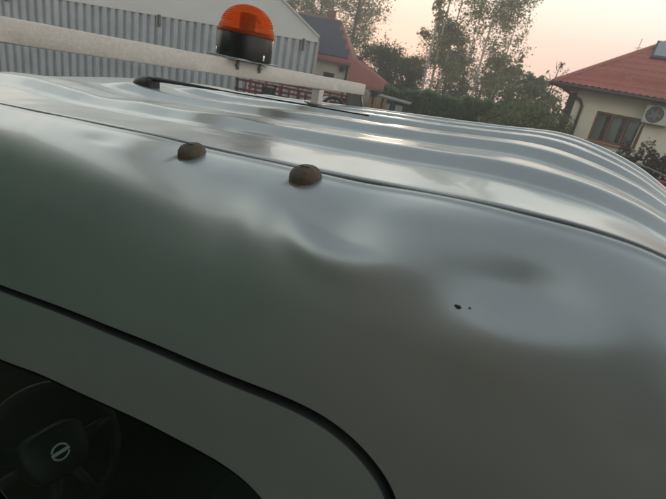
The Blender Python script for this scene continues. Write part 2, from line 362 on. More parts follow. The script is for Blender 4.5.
# ---- roof panel with pressed ribs
RIBS = [VC+k*.18 for k in (-2, -1, 0, 1, 2)]
W0 = -.47
def ramp_(x, a, b):                       # straight flank with small fillets
    t = np.clip((x-a)/(b-a), 0, 1); q = t*t*(3-2*t); return .35*q+.65*np.clip((t-.1)/.8, 0, 1)
def roofz(w, v):
    rear = 1-1.8*sstep(w, 1.42, 1.82); far = 1-sstep(v, 1.56, 1.658)
    x = np.abs(v-VC)/.54; z = ((.036+.020*(1-sstep(w, 0, .5)))*(v-.58)+(.012+.018*(1-sstep(w, 0, .45)))*(1-x**4))*rear
    tail = (1-.30*sstep(w, 1.5, 1.8))*(1-.6*sstep(w, 2.0, 2.35))
    for c, s0 in ((.795, -.40), (1.055, .02), (1.27, .12), (1.41, .18), (1.55, .22)):
        lift = sstep(w, s0, s0+.16)*tail
        z = z+lift*(.0172*ramp_(v, c-.052, c-.016)*(1-sstep(v, c+.05, c+(.175 if c < 1.2 else .085)))-.004*np.exp(-((v-c+.066)/.010)**2)+.0022*np.exp(-((v-c+.008)/.010)**2))
    z = z*far-.06*sstep(w, 1.45, 1.9)*(1-far)
    for (w0, v0, sw, sv, am) in ((1.40, .86, .04, .03, -.007), (1.55, .90, .05, .03, -.004), (1.07, 1.09, .03, .03, -.007), (1.00, .83, .04, .03, -.003), (.70, .78, .05, .04, -.003), (.62, .68, .07, .03, -.004), (.42, .80, .08, .05, -.004), (.80, .90, .05, .03, -.003), (.95, .68, .06, .02, -.003), (1.62, .80, .05, .04, .003)):
        z = z+am*np.exp(-.5*(((w-w0)/sw)**2+((v-v0)/sv)**2))
    z = z+.0005*np.sin(w*17+v*5)*np.sin(v*31+w*4)+.00035*np.sin(w*41+v*13)*np.sin(v*57-w*9)
    # ditch along the gutter
    e = np.minimum(v-.58, 1.66-v); z = z-.0042*np.exp(-((e-.006)/.0045)**2)+.0012*np.exp(-((e-.015)/.004)**2)
    return z
def roof():
    W = np.concatenate([np.linspace(W0, 2.0, 360), np.linspace(2.0, WE, 40)[1:]]); Vv = np.concatenate([np.linspace(.58, .62, 16), np.linspace(.62, 1.62, 200)[1:], np.linspace(1.62, 1.66, 12)[1:]])
    def S(w, v):
        h = .004; t = np.stack([Uw(w+h)-Uw(w-h), Pw(w+h)-Pw(w-h)], -1); t /= np.linalg.norm(t, axis=-1, keepdims=True)+1e-12
        n = np.stack([t[..., 1], -t[..., 0]], -1); n = np.where(n[..., 1:2] < -.02, -n, n)        # normal in (u,z)
        n = np.where((np.abs(n[..., 1:2]) <= .02) & (n[..., 0:1] > 0), -n, n)
        z = roofz(w, v); return np.stack([Uw(w)+n[..., 0]*z, v, Pw(w)+n[..., 1]*z], -1)
    GW, GV = np.meshgrid(W, Vv, indexing='ij'); P = S(GW, GV); h = .002
    N = np.cross(S(GW, GV+h)-S(GW, GV-h), S(GW+h, GV)-S(GW-h, GV)); N /= np.linalg.norm(N, axis=-1, keepdims=True)+1e-12
    ref = np.where(GW < 1.9, N[..., 2], -N[..., 0]); N[ref < 0] *= -1
    nw, nv = GW.shape; Pl = toL(P).reshape(-1, 3); Nl = N.reshape(-1, 3).copy(); Nl[:, 1] *= -1
    i = np.arange(nw-1)[:, None]*nv+np.arange(nv-1)[None, :]; F = np.stack([i, i+1, i+nv+1, i+nv], -1).reshape(-1, 4)
    fn = np.cross(Pl[F[:, 1]]-Pl[F[:, 0]], Pl[F[:, 2]]-Pl[F[:, 0]])
    if (fn*Nl[F[:, 0]]).sum() < 0: F = F[:, ::-1]
    me = bpy.data.meshes.new('roof_panel'); me.from_pydata(Pl.tolist(), [], F.tolist())
    for p in me.polygons: p.use_smooth = True
    me.normals_split_custom_set_from_vertices(Nl.tolist())
    o = lk('roof_panel', me, PAINT, van); o['label'] = 'ribbed roof panel with small hail dents'
    return S
RS = roof()
def roofpt(u, v):      # height on the roof at (u,v)
    w = np.interp(-u, -LP[:, 0][:-160], ls[:-160]); return RS(np.array(w), np.array(v))
# seam line of sealant along the roof ditch
for mirror in (False, True):
    W = np.linspace(W0, 2.1, 300); q = P0(W, W*0+.001); q[:, 2] += .0005; q[:, 1] += .005
    pts = toL(q, mirror); MB().tube([tuple(p) for p in pts], .0021, 6).build('roof_ditch_seal', mat('old_sealant', (.26, .27, .265), .5), van, True)
# ---- rusty rack bolts
def dome(w, a, s, name):
    p = SP(np.array([w]), np.array([a]))[0]; n = N0(np.array([w]), np.array([a]))[0]; n = np.array([n[0], n[1], n[2]])+np.array([0, -.1, .5]); n /= np.linalg.norm(n)
    rot = Vector((0, 0, 1)).rotation_difference(Vector((n[0], -n[1], n[2]))).to_matrix()
    prof = [(.0001, .0175), (.004, .0178), (.006, .0170), (.011, .0160), (.016, .013), (.0195, .008), (.021, .002), (.0215, -.004), (.0225, -.009)]
    c = Vector(L3(*p))
    mb = MB().lathe([(r*s, z*s*.84) for r, z in prof], 36, c, rot)
    mb.v = [tuple(Vector(q)+Vector(N3)*.0005*noise.noise(Vector(q)*110)) for q in mb.v for N3 in [(Vector(q)-c).normalized()]]
    o = mb.build(name, RUST, van, True)
    MB().box(c+rot @ Vector((0, 0, .0148*s)), (.011*s, .0022*s, .002*s), 0, rot).build('bolt_slot', BLACK, o)
    MB().lathe([(.0215*s, -.002), (.0255*s, -.006), (.027*s, -.011)], 28, c, rot).build('washer', mat('rust_stain', (.12, .08, .055), .8, col2=(.25, .25, .22), vscale=60), o, True)
    return o
def rust_run(w0, a0, dw, da, wd):
    m = bpy.data.materials.get('rust_run')
    if not m:
        m = bpy.data.materials.new('rust_run'); m.use_nodes = True; t = m.node_tree; b = t.nodes['Principled BSDF']; b.inputs['Base Color'].default_value = (.23, .13, .06, 1); b.inputs['Roughness'].default_value = .7
        tr = t.nodes.new('ShaderNodeBsdfTransparent'); x = t.nodes.new('ShaderNodeMixShader'); n = t.nodes.new('ShaderNodeTexNoise'); n.inputs['Scale'].default_value = 90; n.inputs['Detail'].default_value = 6
        at = t.nodes.new('ShaderNodeUVMap'); sx_ = t.nodes.new('ShaderNodeSeparateXYZ'); g = t.nodes.new('ShaderNodeMath'); g.operation = 'MULTIPLY'; co = t.nodes.new('ShaderNodeTexCoord')
        t.links.new(co.outputs['Object'], n.inputs['Vector']); t.links.new(co.outputs['UV'], sx_.inputs[0]); t.links.new(sx_.outputs['X'], g.inputs[0]); t.links.new(n.outputs['Fac'], g.inputs[1])
        t.links.new(g.outputs[0], x.inputs[0]); t.links.new(tr.outputs[0], x.inputs[1]); t.links.new(b.outputs[0], x.inputs[2]); t.links.new(x.outputs[0], t.nodes['Material Output'].inputs['Surface'])
    n, k = 14, 9; V = []; op = []
    for i in range(n):
        f_ = i/(n-1)
        for j in range(k):
            g_ = j/(k-1)*2-1; ww = w0+dw*f_+g_*wd*(1-.5*f_); aa = a0+da*f_; p = SP(np.array([ww]), np.array([aa]))[0]+N0(np.array([ww]), np.array([aa]))[0]*.0007
            V.append(L3(*p)); op.append(max(0, (1-f_)**1.2*(1-g_*g_))*1.25)
    F = [(i*k+j, i*k+j+1, (i+1)*k+j+1, (i+1)*k+j) for i in range(n-1) for j in range(k-1)]
    me = bpy.data.meshes.new('rust_run'); me.from_pydata(V, [], F); uv = me.uv_layers.new()
    for l in me.loops: uv.data[l.index].uv = (op[l.vertex_index], 0)
    lk('rust_run', me, m, van, True)
rust_run(1.022, .040, -.025, .035, .014); rust_run(1.258, .036, -.012, .022, .016)
dome(1.03, .030, 1.12, 'rack_bolt'); dome(1.263, .024, 1.15, 'rack_bolt')
# paint chips
def chip(w, a, r, seed):
    p = SP(np.array([w]), np.array([a]))[0]; n = N0(np.array([w]), np.array([a]))[0]
    rot = Vector((0, 0, 1)).rotation_difference(Vector((n[0], -n[1], n[2]))).to_matrix(); c = Vector(L3(*p)); rr = random.Random(seed)
    ring = [c+rot @ Vector((r*rr.uniform(.6, 1.2)*math.cos(k*.7), r*.7*rr.uniform(.6, 1.2)*math.sin(k*.7), .0009)) for k in range(9)]
    low = [q-rot @ Vector((0, 0, .004)) for q in ring]
    MB().add(ring+low, [tuple(range(9))]+[(i, (i+1) % 9, 9+(i+1) % 9, 9+i) for i in range(9)]).build('paint_chip', mat('chip_primer', (.035, .03, .027), .85), van)
for k, (w_, a_, r_) in enumerate(((1.545, .152, .0038), (1.557, .149, .0017))): chip(w_, a_, r_, k)
# ---- antenna, lying back along the roof
def antenna():
    b = roofpt(1.42, 1.075); b = Vector(L3(b[0], b[1], b[2])); e = roofpt(.60, 1.06)
    dr = (Vector(L3(e[0], e[1], e[2]+.012))-b).normalized(); sidev = dr.cross(Vector((0, 0, 1))).normalized(); upv = sidev.cross(dr)
    rot = Matrix((dr, sidev, upv)).transposed(); rot = rot if rot.determinant() > 0 else Matrix((dr, -sidev, upv)).transposed()
    # rounded base
    m = MB(); prof = [(-.045, .004, .012), (-.042, .020, .017), (-.03, .032, .021), (-.01, .038, .023), (.015, .038, .022), (.028, .034, .020), (.032, .024, .016)]
    V = []; n = 14
    for (x, h, wd) in [(1.2*t3[0], .85*t3[1], 1.2*t3[2]) for t3 in prof]:
        for k in range(n):
            t = math.pi*k/(n-1); V.append(b+rot @ Vector((x, -wd*math.cos(t)*1.0, -.012+ (h+.012)*max(0, math.sin(t))**.6)))
    F = [(i*n+k, i*n+k+1, (i+1)*n+k+1, (i+1)*n+k) for i in range(len(prof)-1) for k in range(n-1)]+[tuple(range(n-1, -1, -1)), tuple((len(prof)-1)*n+k for k in range(n))]
    base = m.add(V, F).build('antenna_base', BLACK, van, ang=50)
    MB().box(b+rot @ Vector((.038, 0, .008)), (.016, .038, .03), .003, rot).build('antenna_foot', mat('grey_rubber', (.05, .055, .055), .6), base)
    pts = [b+rot @ Vector((.02+.034*k, 0, .026-.0008*k)) for k in range(26)]
    rad = [.0085 if k < 2 else (.0075-.0006*(k-2) if k < 10 else .0020) for k in range(26)]
    MB().tube(pts, rad, 10).build('antenna_rod', BLACK, van, True)
antenna()
# ---- windscreen, lower body, rear wall, interior
def grid_obj(name, P, m, parent, smooth=True):
    a, b, _ = P.shape; Pl = toL(P).reshape(-1, 3); F = [(i*b+j, i*b+j+1, (i+1)*b+j+1, (i+1)*b+j) for i in range(a-1) for j in range(b-1)]
    me = bpy.data.meshes.new(name); me.from_pydata(Pl.tolist(), [], F); return lk(name, me, m, parent, smooth)
W = np.linspace(WF, W0-.003, 24); Vv = np.linspace(.585, 1.655, 24); GW, GV = np.meshgrid(W, Vv, indexing='ij'); bul = .074*(1-((GV-VC)/.54)**2)
Q = np.stack([Uw(GW)+bul*.6, GV, Pw(GW)+bul*.8], -1); grid_obj('windscreen', Q, glass('windscreen_glass', (.78, .84, .80)), van)
def lower():
    wv = np.linspace(WF, WE, 90); a = abot(wv); p = P0(wv, a); u, v = p[:, 0], p[:, 1]
    for mirror in (False, True):
        rows = [np.stack([u, v+.004, u*0+ZB+.01], -1), np.stack([u, v-.015, u*0+ZB-.25], -1), np.stack([u, v-.02, u*0+ZB-.5], -1), np.stack([u, v+.03, u*0+ZB-.72], -1)]
        P = np.array(rows)
        if mirror: P[..., 1] = 2*VC-P[..., 1]
        grid_obj('lower_side', P, PAINT, van)
    vv = np.linspace(.45, 2*VC-.45, 20)
    bonnet = np.array([np.stack([vv*0+uu, vv, vv*0+zz+.03*(1-((vv-VC)/.7)**2)], -1) for uu, zz in ((2.72, -1.10), (2.9, -1.16), (3.05, -1.24), (3.12, -1.33), (3.14, -1.45), (3.14, -1.85))])
    grid_obj('bonnet', bonnet, PAINT, van)
    rear = np.array([np.stack([vv*0-.365, vv, vv*0+zz], -1) for zz in (ZB+.01, -1.87)]); grid_obj('rear_wall', rear, PAINT, van)
    box('grille', L3(3.145, VC, -1.52), (.03, .8, .16), BLACK, van, .01); box('front_bumper', L3(3.18, VC, -1.78), (.14, 1.66, .22), BLACK, van, .04)
    for s in (-1, 1): box('headlight', L3(3.13, VC+s*.58, -1.50), (.06, .26, .17), mat('lamp_glass', (.6, .6, .6), .1), van, .03)
    box('floor_pan', L3(1.3, VC, -1.80), (3.3, 1.62, .05), BLACK, van)
    box('chassis', L3(-1.0, VC, -1.72), (4.2, .75, .14), BLACK, van)
    bed = box('load_bed', L3(-1.75, VC, -1.52), (2.6, 1.8, .08), mat('bed_board', (.12, .09, .06), .8, var=.3), van)
    for s in (-1, 1): box('dropside', L3(-1.75, VC+s*.9, -1.31), (2.6, .03, .34), STEEL, bed, .005)
    box('tailboard', L3(-3.06, VC, -1.31), (.03, 1.8, .34), STEEL, bed, .005); box('headboard', L3(-.46, VC, -1.25), (.04, 1.8, .5), STEEL, bed, .005)
    for uu in (2.35, -1.9):
        for s in (-1, 1):
            wh = MB().lathe([(.16, -.09), (.30, -.10), (.335, -.07), (.34, 0), (.335, .07), (.30, .10), (.16, .09)], 32, L3(uu, VC+s*.74, -2.3+.34), Matrix.Rotation(R(90), 3, 'X')).build('wheel', RUBBER, van, ang=40)
            MB().lathe([(.01, .085), (.08, .085), (.15, .06), (.17, .09)], 24, L3(uu, VC+s*.74, -2.3+.34), Matrix.Rotation(R(90*s), 3, 'X')).build('rim', STEEL, wh, ang=40)
    # interior
    dash = MB(); pr = [(1.45, -1.75), (1.40, -1.32), (1.46, -1.13), (1.62, -1.08), (2.62, -1.12), (2.62, -1.75)]
    V = [L3(a, .40, b) for a, b in pr]+[L3(a, 1.84, b) for a, b in pr]; n = len(pr)
    dash.add(V, [tuple(range(n)), tuple(range(n, 2*n))]+[(i, (i+1) % n, n+(i+1) % n, n+i) for i in range(n)]).build('dashboard', BLACK, van, ang=30)
    box('instrument_hood', L3(1.52, .72, -1.05), (.24, .40, .14), BLACK, van, .05)
    box('headliner', L3(.75, VC, -.36), (1.3, 1.2, .02), DARKCLOTH, van); box('rear_trim', L3(-.30, VC, -1.05), (.03, 1.5, 1.3), DARKCLOTH, van)
    for s, vv_ in ((0, .80), (1, 1.5)):
        seat = box('seat', L3(.50, vv_, -1.42), (.52, .50, .16), DARKCLOTH, van, .05)
        MB().box(L3(.18, vv_, -1.05), (.14, .48, .66), .05, Matrix.Rotation(R(-10), 3, 'Y')).build('backrest', DARKCLOTH, seat, ang=40)
        MB().box(L3(.10, vv_, -.66), (.10, .27, .19), .04).build('headrest', DARKCLOTH, seat, ang=40)
    # steering wheel facing rear and up
    c = Vector(L3(1.03, .515, -1.13)); ax = Vector((-.80, -.05, .60)).normalized(); sx = ax.cross(Vector((0, 0, 1))).normalized(); sy = sx.cross(ax).normalized()
    rot = Matrix((sx, -sy if False else sy, ax)).transposed()
    if rot.determinant() < 0: rot = Matrix((-sx, sy, ax)).transposed()
    R3 = .185; SWM = mat('steering_wheel_leather', (.009, .011, .010), .5)
    ring = [c+rot @ Vector((R3*math.cos(t), R3*math.sin(t), -.02)) for t in np.linspace(0, 2*math.pi, 49)]
    sw = MB().tube(ring, .014, 12, False).build('steering_wheel', SWM, van, True)
    # hub pad: rounded trapezoid, domed
    hub = []; n = 40
    for k in range(n):
        t = 2*math.pi*k/n; cx_, sy_ = math.cos(t), math.sin(t); rr = 1/((abs(cx_)**3.2+abs(sy_)**3.2)**(1/3.2)); hub.append((rr*cx_*.088*(1+.12*sy_), rr*sy_*.072))
    rings = [(1.0, -.03), (1.0, .002), (.97, .009), (.9, .013), (.6, .020), (.3, .022), (.02, .0225)]
    V = [c+rot @ Vector((x*s, y*s, z)) for s, z in rings for x, y in hub]
    F = [(i*n+k, i*n+(k+1) % n, (i+1)*n+(k+1) % n, (i+1)*n+k) for i in range(len(rings)-1) for k in range(n)]
    MB().add(V, F).build('hub_pad', SWM, sw, True)
    for t in (0, 180, -70, -110):
        d = Vector((math.cos(R(t)), math.sin(R(t)), 0)); MB().tube([c+rot @ (d*.06+Vector((0, 0, -.01))), c+rot @ (d*R3+Vector((0, 0, -.02)))], [.02, .013], 10).build('spoke', SWM, sw, True)
    ro = .023; EMB = mat('emblem_silver', (.93, .94, .93), .4, .0)
    MB().tube([c+rot @ Vector((ro*math.cos(t), ro*.9*math.sin(t), .0255)) for t in np.linspace(R(20), R(160), 20)], .0028, 8).build('emblem_ring', EMB, sw, True)
    MB().tube([c+rot @ Vector((ro*math.cos(t), ro*.9*math.sin(t), .0255)) for t in np.linspace(R(200), R(340), 20)], .0028, 8).build('emblem_ring', EMB, sw, True)
    MB().box(c+rot @ Vector((0, 0, .0265)), (.050, .0095, .004), .001, rot).build('emblem_bar', EMB, sw)
    MB().tube([c+rot @ Vector((0, 0, -.03)), c-ax*.45], .03, 12).build('steering_column', BLACK, sw, True)
    # door mirror ahead of the frame
    mr = MB().box(L3(2.1, .16, -1.05), (.12, .20, .30), .04).build('door_mirror', BLACK, van, ang=40)
    MB().tube([L3(2.1, .22, -1.1), L3(2.1, .40, -1.12)], .02, 8).build('mirror_arm', BLACK, mr, True)
lower()

# ------------------------------------------------------------------ beacon bar across the roof
BARU = .95
def barz(v): return -.0395-.027*(v-.42)-.0225+.012
rb = empty('roof_bar', VW(BARU, 1.4, roofpt(BARU, 1.4)[2]), math.atan2(Fv.y, Fv.x)); tag(rb, 'weathered cream white bar spanning above the van roof, carrying the orange beacon', 'roof bar')
rbi = Matrix.Translation(rb.location) @ Matrix.Rotation(rb.rotation_euler.z, 4, 'Z'); rbi = rbi.inverted()
def LB(u, v, z): return rbi @ VW(u, v, z)
BARM = mat('worn_white_bar', (.70, .63, .56), .75, col2=(.80, .75, .69), vscale=120, bump=.2, bscale=200)
def bar():
    v0, v1, t, d = .20, 1.69, .0208, .02
    m = MB(); N = 50; V = []
    for i in range(N):
        v = v0+(v1-v0)*i/(N-1); z = barz(v)
        for (du, dz) in ((-d, -t+.003), (-d+.003, -t), (d-.003, -t), (d, -t+.003), (d, t-.003), (d-.003, t), (-d+.003, t), (-d, t-.003)):
            j = .0007*noise.noise((v*40, du*300, dz*300)); V.append(LB(BARU+du+j, v, z+dz+j))
    F = [(i*8+k, i*8+(k+1) % 8, (i+1)*8+(k+1) % 8, (i+1)*8+k) for i in range(N-1) for k in range(8)]+[tuple(range(8)), tuple((N-1)*8+k for k in range(8))]
    m.add(V, F).build('bar', BARM, rb, ang=50)
    zr = roofpt(BARU, 1.40)[2]; post = MB()
    rotb = Matrix.Identity(3)
    a = LB(BARU, 1.40, zr-.004); b = LB(BARU, 1.40, barz(1.40)-.022); MB().box((a+b)/2, (.03, .028, (b-a).length), .002).build('post', BARM, rb); MB().box(a+Vector((0, 0, .004)), (.07, .05, .005), .001).build('post_foot', STEEL, rb)
    # end bracket plate slanting to the roof
    q = [(1.575, barz(1.575)-.0235), (1.682, barz(1.68)-.0235), (1.735, -.185), (1.59, -.155)]
    MB().add([LB(BARU-.012, v, z) for v, z in q]+[LB(BARU-.009, v, z) for v, z in q], [(0, 1, 2, 3), (7, 6, 5, 4), (0, 1, 5, 4), (1, 2, 6, 5), (2, 3, 7, 6), (3, 0, 4, 7)]).build('end_bracket', mat('dull_grey_sheet', (.10, .11, .11), .5, .3, var=.3), rb)
    MB().tube([LB(BARU-.012, *q[1]), LB(BARU-.012, *q[2])], .0045, 8).build('bracket_flange', STEEL, rb, True)
    MB().tube([LB(1.06, .33, -.40), LB(1.02, .31, -.2), LB(BARU, .30, barz(.3)-.02)], .012, 8).build('clamp_arm', STEEL, rb, True)
bar()
bzv = 1.02
bl = VW(BARU, bzv, barz(bzv)+.0228); be = empty('warning_beacon', bl); be.rotation_euler = (R(0), R(1.5), math.atan2(Tv.y, Tv.x)); tag(be, 'orange domed warning beacon with black base on the white roof bar', 'beacon')
def beacon():
    be.scale = (.87, .87, .86)
    box('mount_plate', (0, 0, .003), (.185, .13, .005), STEEL, be, .002)
    base = MB().lathe([(.001, .006), (.084, .006), (.0855, .010), (.0848, .03), (.084, .080), (.081, .086), (.001, .086)], 48).build('base', mat('beacon_black', (.012, .013, .014), .35, var=.3, vscale=30), be, ang=35)
    for k in range(3):
        t = R(-95+k*120); box('catch', (.085*math.cos(t), .085*math.sin(t), .018), (.006, .008, .016), CHROME, base, .001, Matrix.Rotation(t, 3, 'Z'))
    m = bpy.data.materials.new('orange_lens'); m.use_nodes = True; t = m.node_tree; b = t.nodes['Principled BSDF']
    b.inputs['Base Color'].default_value = (.95, .20, .04, 1); b.inputs['Roughness'].default_value = .12; b.inputs['Coat Weight'].default_value = .3
    tr = t.nodes.new('ShaderNodeBsdfTransparent'); tr.inputs[0].default_value = (1, .36, .08, 1); tl = t.nodes.new('ShaderNodeBsdfTranslucent'); tl.inputs[0].default_value = (1, .30, .06, 1)
    x = t.nodes.new('ShaderNodeMixShader'); x.inputs[0].default_value = .42; y = t.nodes.new('ShaderNodeMixShader'); y.inputs[0].default_value = .84
    t.links.new(tr.outputs[0], x.inputs[1]); t.links.new(tl.outputs[0], x.inputs[2]); t.links.new(b.outputs[0], y.inputs[1]); t.links.new(x.outputs[0], y.inputs[2]); t.links.new(y.outputs[0], t.nodes['Material Output'].inputs['Surface'])
    prof = [(.0865, .074), (.0872, .078), (.0858, .082)]
    for i in range(5):
        z = .083+i*.0042; rr = .0848-.0003*i*i; prof += [(rr, z+.001), (rr-.0014, z+.0034)]
    z0 = .083+5*.0042; r_ = prof[-1][0]/math.cos(.12*math.pi/2)
    for t_ in np.linspace(.12, 1, 27): a = t_*math.pi/2; prof.append((max(.0005, r_*max(0, math.cos(a))**.95+.0011*(-1)**len(prof)), z0-.010+.066*math.sin(a)))
    lens = MB().lathe(prof, 64).build('lens', m, be, ang=50)
    inner = MB().lathe([(.0005, .087), (.024, .087), (.024, .135), (.0005, .139)], 24).build('lamp_housing', mat('lamp_core', (.05, .02, .012), .5), be, ang=40)
    # parabolic reflector half-bowl
    V = []; n = 12
    for i in range(8):
        for k in range(n): t1 = R(90)+math.pi*k/(n-1); rr = .045*(i/7)**.5+.002; V.append((.03-.045*(i/7)+.02, rr*math.cos(t1), .112+rr*.55*math.sin(t1)))
    F = [(i*n+k, i*n+k+1, (i+1)*n+k+1, (i+1)*n+k) for i in range(7) for k in range(n-1)]
    MB().add(V, F).build('reflector', CHROME, be, True)
    for y_ in (-.05, .05): MB().tube([(y_, -.028, .004), (y_, -.028, -.028)], .004, 8).build('mount_bolt', STEEL, be, True); MB().lathe([(.001, -.020), (.008, -.020), (.008, -.012), (.001, -.012)], 6, (y_, -.028, -.0)).build('nut', STEEL, be)
beacon()
#BACKGROUND#
# ------------------------------------------------------------------ background helpers
def pol(az, d, z=0): return Vector((d*math.sin(R(az)), d*math.cos(R(az)), z))
def frame_rot(alpha): return -R(alpha)          # local x to the right as seen from the camera, local y away from it
def leafmesh(name, C, size, flat=.0, aspect=.6):
    n = len(C); d = rng.normal(size=(n, 3)); d /= np.linalg.norm(d, axis=1, keepdims=True); r = rng.normal(size=(n, 3)); b = np.cross(d, r); b /= np.linalg.norm(b, axis=1, keepdims=True)
    s = size*rng.uniform(.6, 1.35, (n, 1)); V = np.stack([C-d*s, C+b*s*aspect, C+d*s, C-b*s*aspect], 1).reshape(-1, 3)
    me = bpy.data.meshes.new(name); me.vertices.add(4*n); me.vertices.foreach_set('co', V.astype(np.float32).ravel()); me.loops.add(4*n); me.loops.foreach_set('vertex_index', np.arange(4*n, dtype=np.int32))
    me.polygons.add(n); me.polygons.foreach_set('loop_start', np.arange(0, 4*n, 4, dtype=np.int32)); me.polygons.foreach_set('loop_total', np.full(n, 4, dtype=np.int32)); me.update(calc_edges=True); me.validate(); return me
LEAF = {}
def leafmat(k, a, b, tr=.35):
    return mat('leaves_'+k, a, .6, col2=b, vscale=1.3, island=.45, trans=tr, spec=.25)
def tree(name, label, loc, H, trunk_h, rx, leaves, lsize, lm, bark, tr_r=.1, lean=(0, 0), limbs=26, shape='round', droop=0, group=None, stems=1, low=.0, dens=.5, cat='tree'):
    root = empty(name, loc); tag(root, label, cat, group)
    C = []; wood = MB(); rr = random.Random(sum(map(ord, label))+int(loc[0]*10)+int(loc[1]*7))
    for s in range(stems):
        sx, sy = ((0, 0) if stems == 1 else (rr.uniform(-.5, .5)*rx*.3, rr.uniform(-.5, .5)*rx*.3))
        pts = []; N = 9; cx_, cy_ = rr.uniform(-.05, .05)*H, rr.uniform(-.05, .05)*H
        for i in range(N):
            t = i/(N-1); pts.append(Vector((sx+lean[0]*t*H+cx_*math.sin(t*3)*.5, sy+lean[1]*t*H+cy_*math.sin(t*2.6)*.5, t*H*.95)))
        wood.tube(pts, [tr_r*(1-.88*i/(N-1)) for i in range(N)], 8)
        for k in range(limbs//stems):
            t = low+(1-low)*(trunk_h/H+(1-trunk_h/H)*rr.random()**.9) if low else trunk_h/H+(1-trunk_h/H)*rr.random()**.85
            t = min(t, .985); i = int(t*(N-1)); f = t*(N-1)-i; p = pts[i].lerp(pts[min(i+1, N-1)], f); q = (t-trunk_h/H)/(1-trunk_h/H+1e-6); q = max(0, q)
            prof = {'round': math.sqrt(max(.03, 1-(2*q-.85)**2*.8)), 'cone': 1.02-q, 'birch': (.55+.9*q)*(1.15-q)**.7*1.15, 'column': .8*math.sqrt(max(.02, 1-q*q))}[shape]
            L = rx*prof*rr.uniform(.55, 1.1); az = rr.uniform(0, 2*math.pi); el = rr.uniform(.1, .8) if shape != 'cone' else rr.uniform(-.2, .25)
            d = Vector((math.cos(az)*math.cos(el), math.sin(az)*math.cos(el), math.sin(el))); lp = []
            for j in range(5):
                u_ = j/4; lp.append(p+d*L*u_+Vector((rr.uniform(-.04, .04)*L, rr.uniform(-.04, .04)*L, -droop*L*u_*u_)))
            wood.tube(lp, [max(.006, tr_r*(1-.85*t)*.42*(1-.8*j/4)) for j in range(5)], 5, False)
            nl = int(leaves/limbs); tt = np.sqrt(rng.uniform(.08, 1, nl)); base = np.array([lp[0][:]])+(np.array(lp[4][:])-np.array(lp[0][:]))[None]*tt[:, None]; base[:, 2] -= droop*0
            ncl = max(3, nl//45); cc = base[rng.integers(0, nl, ncl)]+rng.normal(size=(ncl, 3))*L*.16; pick = rng.integers(0, ncl, nl)
            q_ = cc[pick]+rng.normal(size=(nl, 3))*L*.085*np.array([1, 1, 1.2 if not droop else 1.8]); sel = rng.random(nl) < dens; q_[sel] = base[sel]+rng.normal(size=(sel.sum(), 3))*L*.15; C.append(q_)
    wood.build('trunk', bark, root, True)
    o = lk('crown', leafmesh('crown', np.concatenate(C), lsize), lm, root); return root
BARKW = mat('birch_bark', (.62, .58, .50), .8, col2=(.30, .28, .24), vscale=5); BARKD = mat('dark_bark', (.06, .05, .04), .9, var=.3, vscale=8)
LB1 = leafmat('birch', (.15, .155, .075), (.235, .225, .12), .55); LB2 = leafmat('dense', (.08, .105, .05), (.145, .165, .08), .5); LB3 = leafmat('pale', (.13, .15, .075), (.21, .22, .12), .45); LB4 = leafmat('conifer', (.10, .175, .085), (.17, .25, .125), .45); LB5 = leafmat('brown', (.05, .042, .028), (.085, .06, .04), .25)

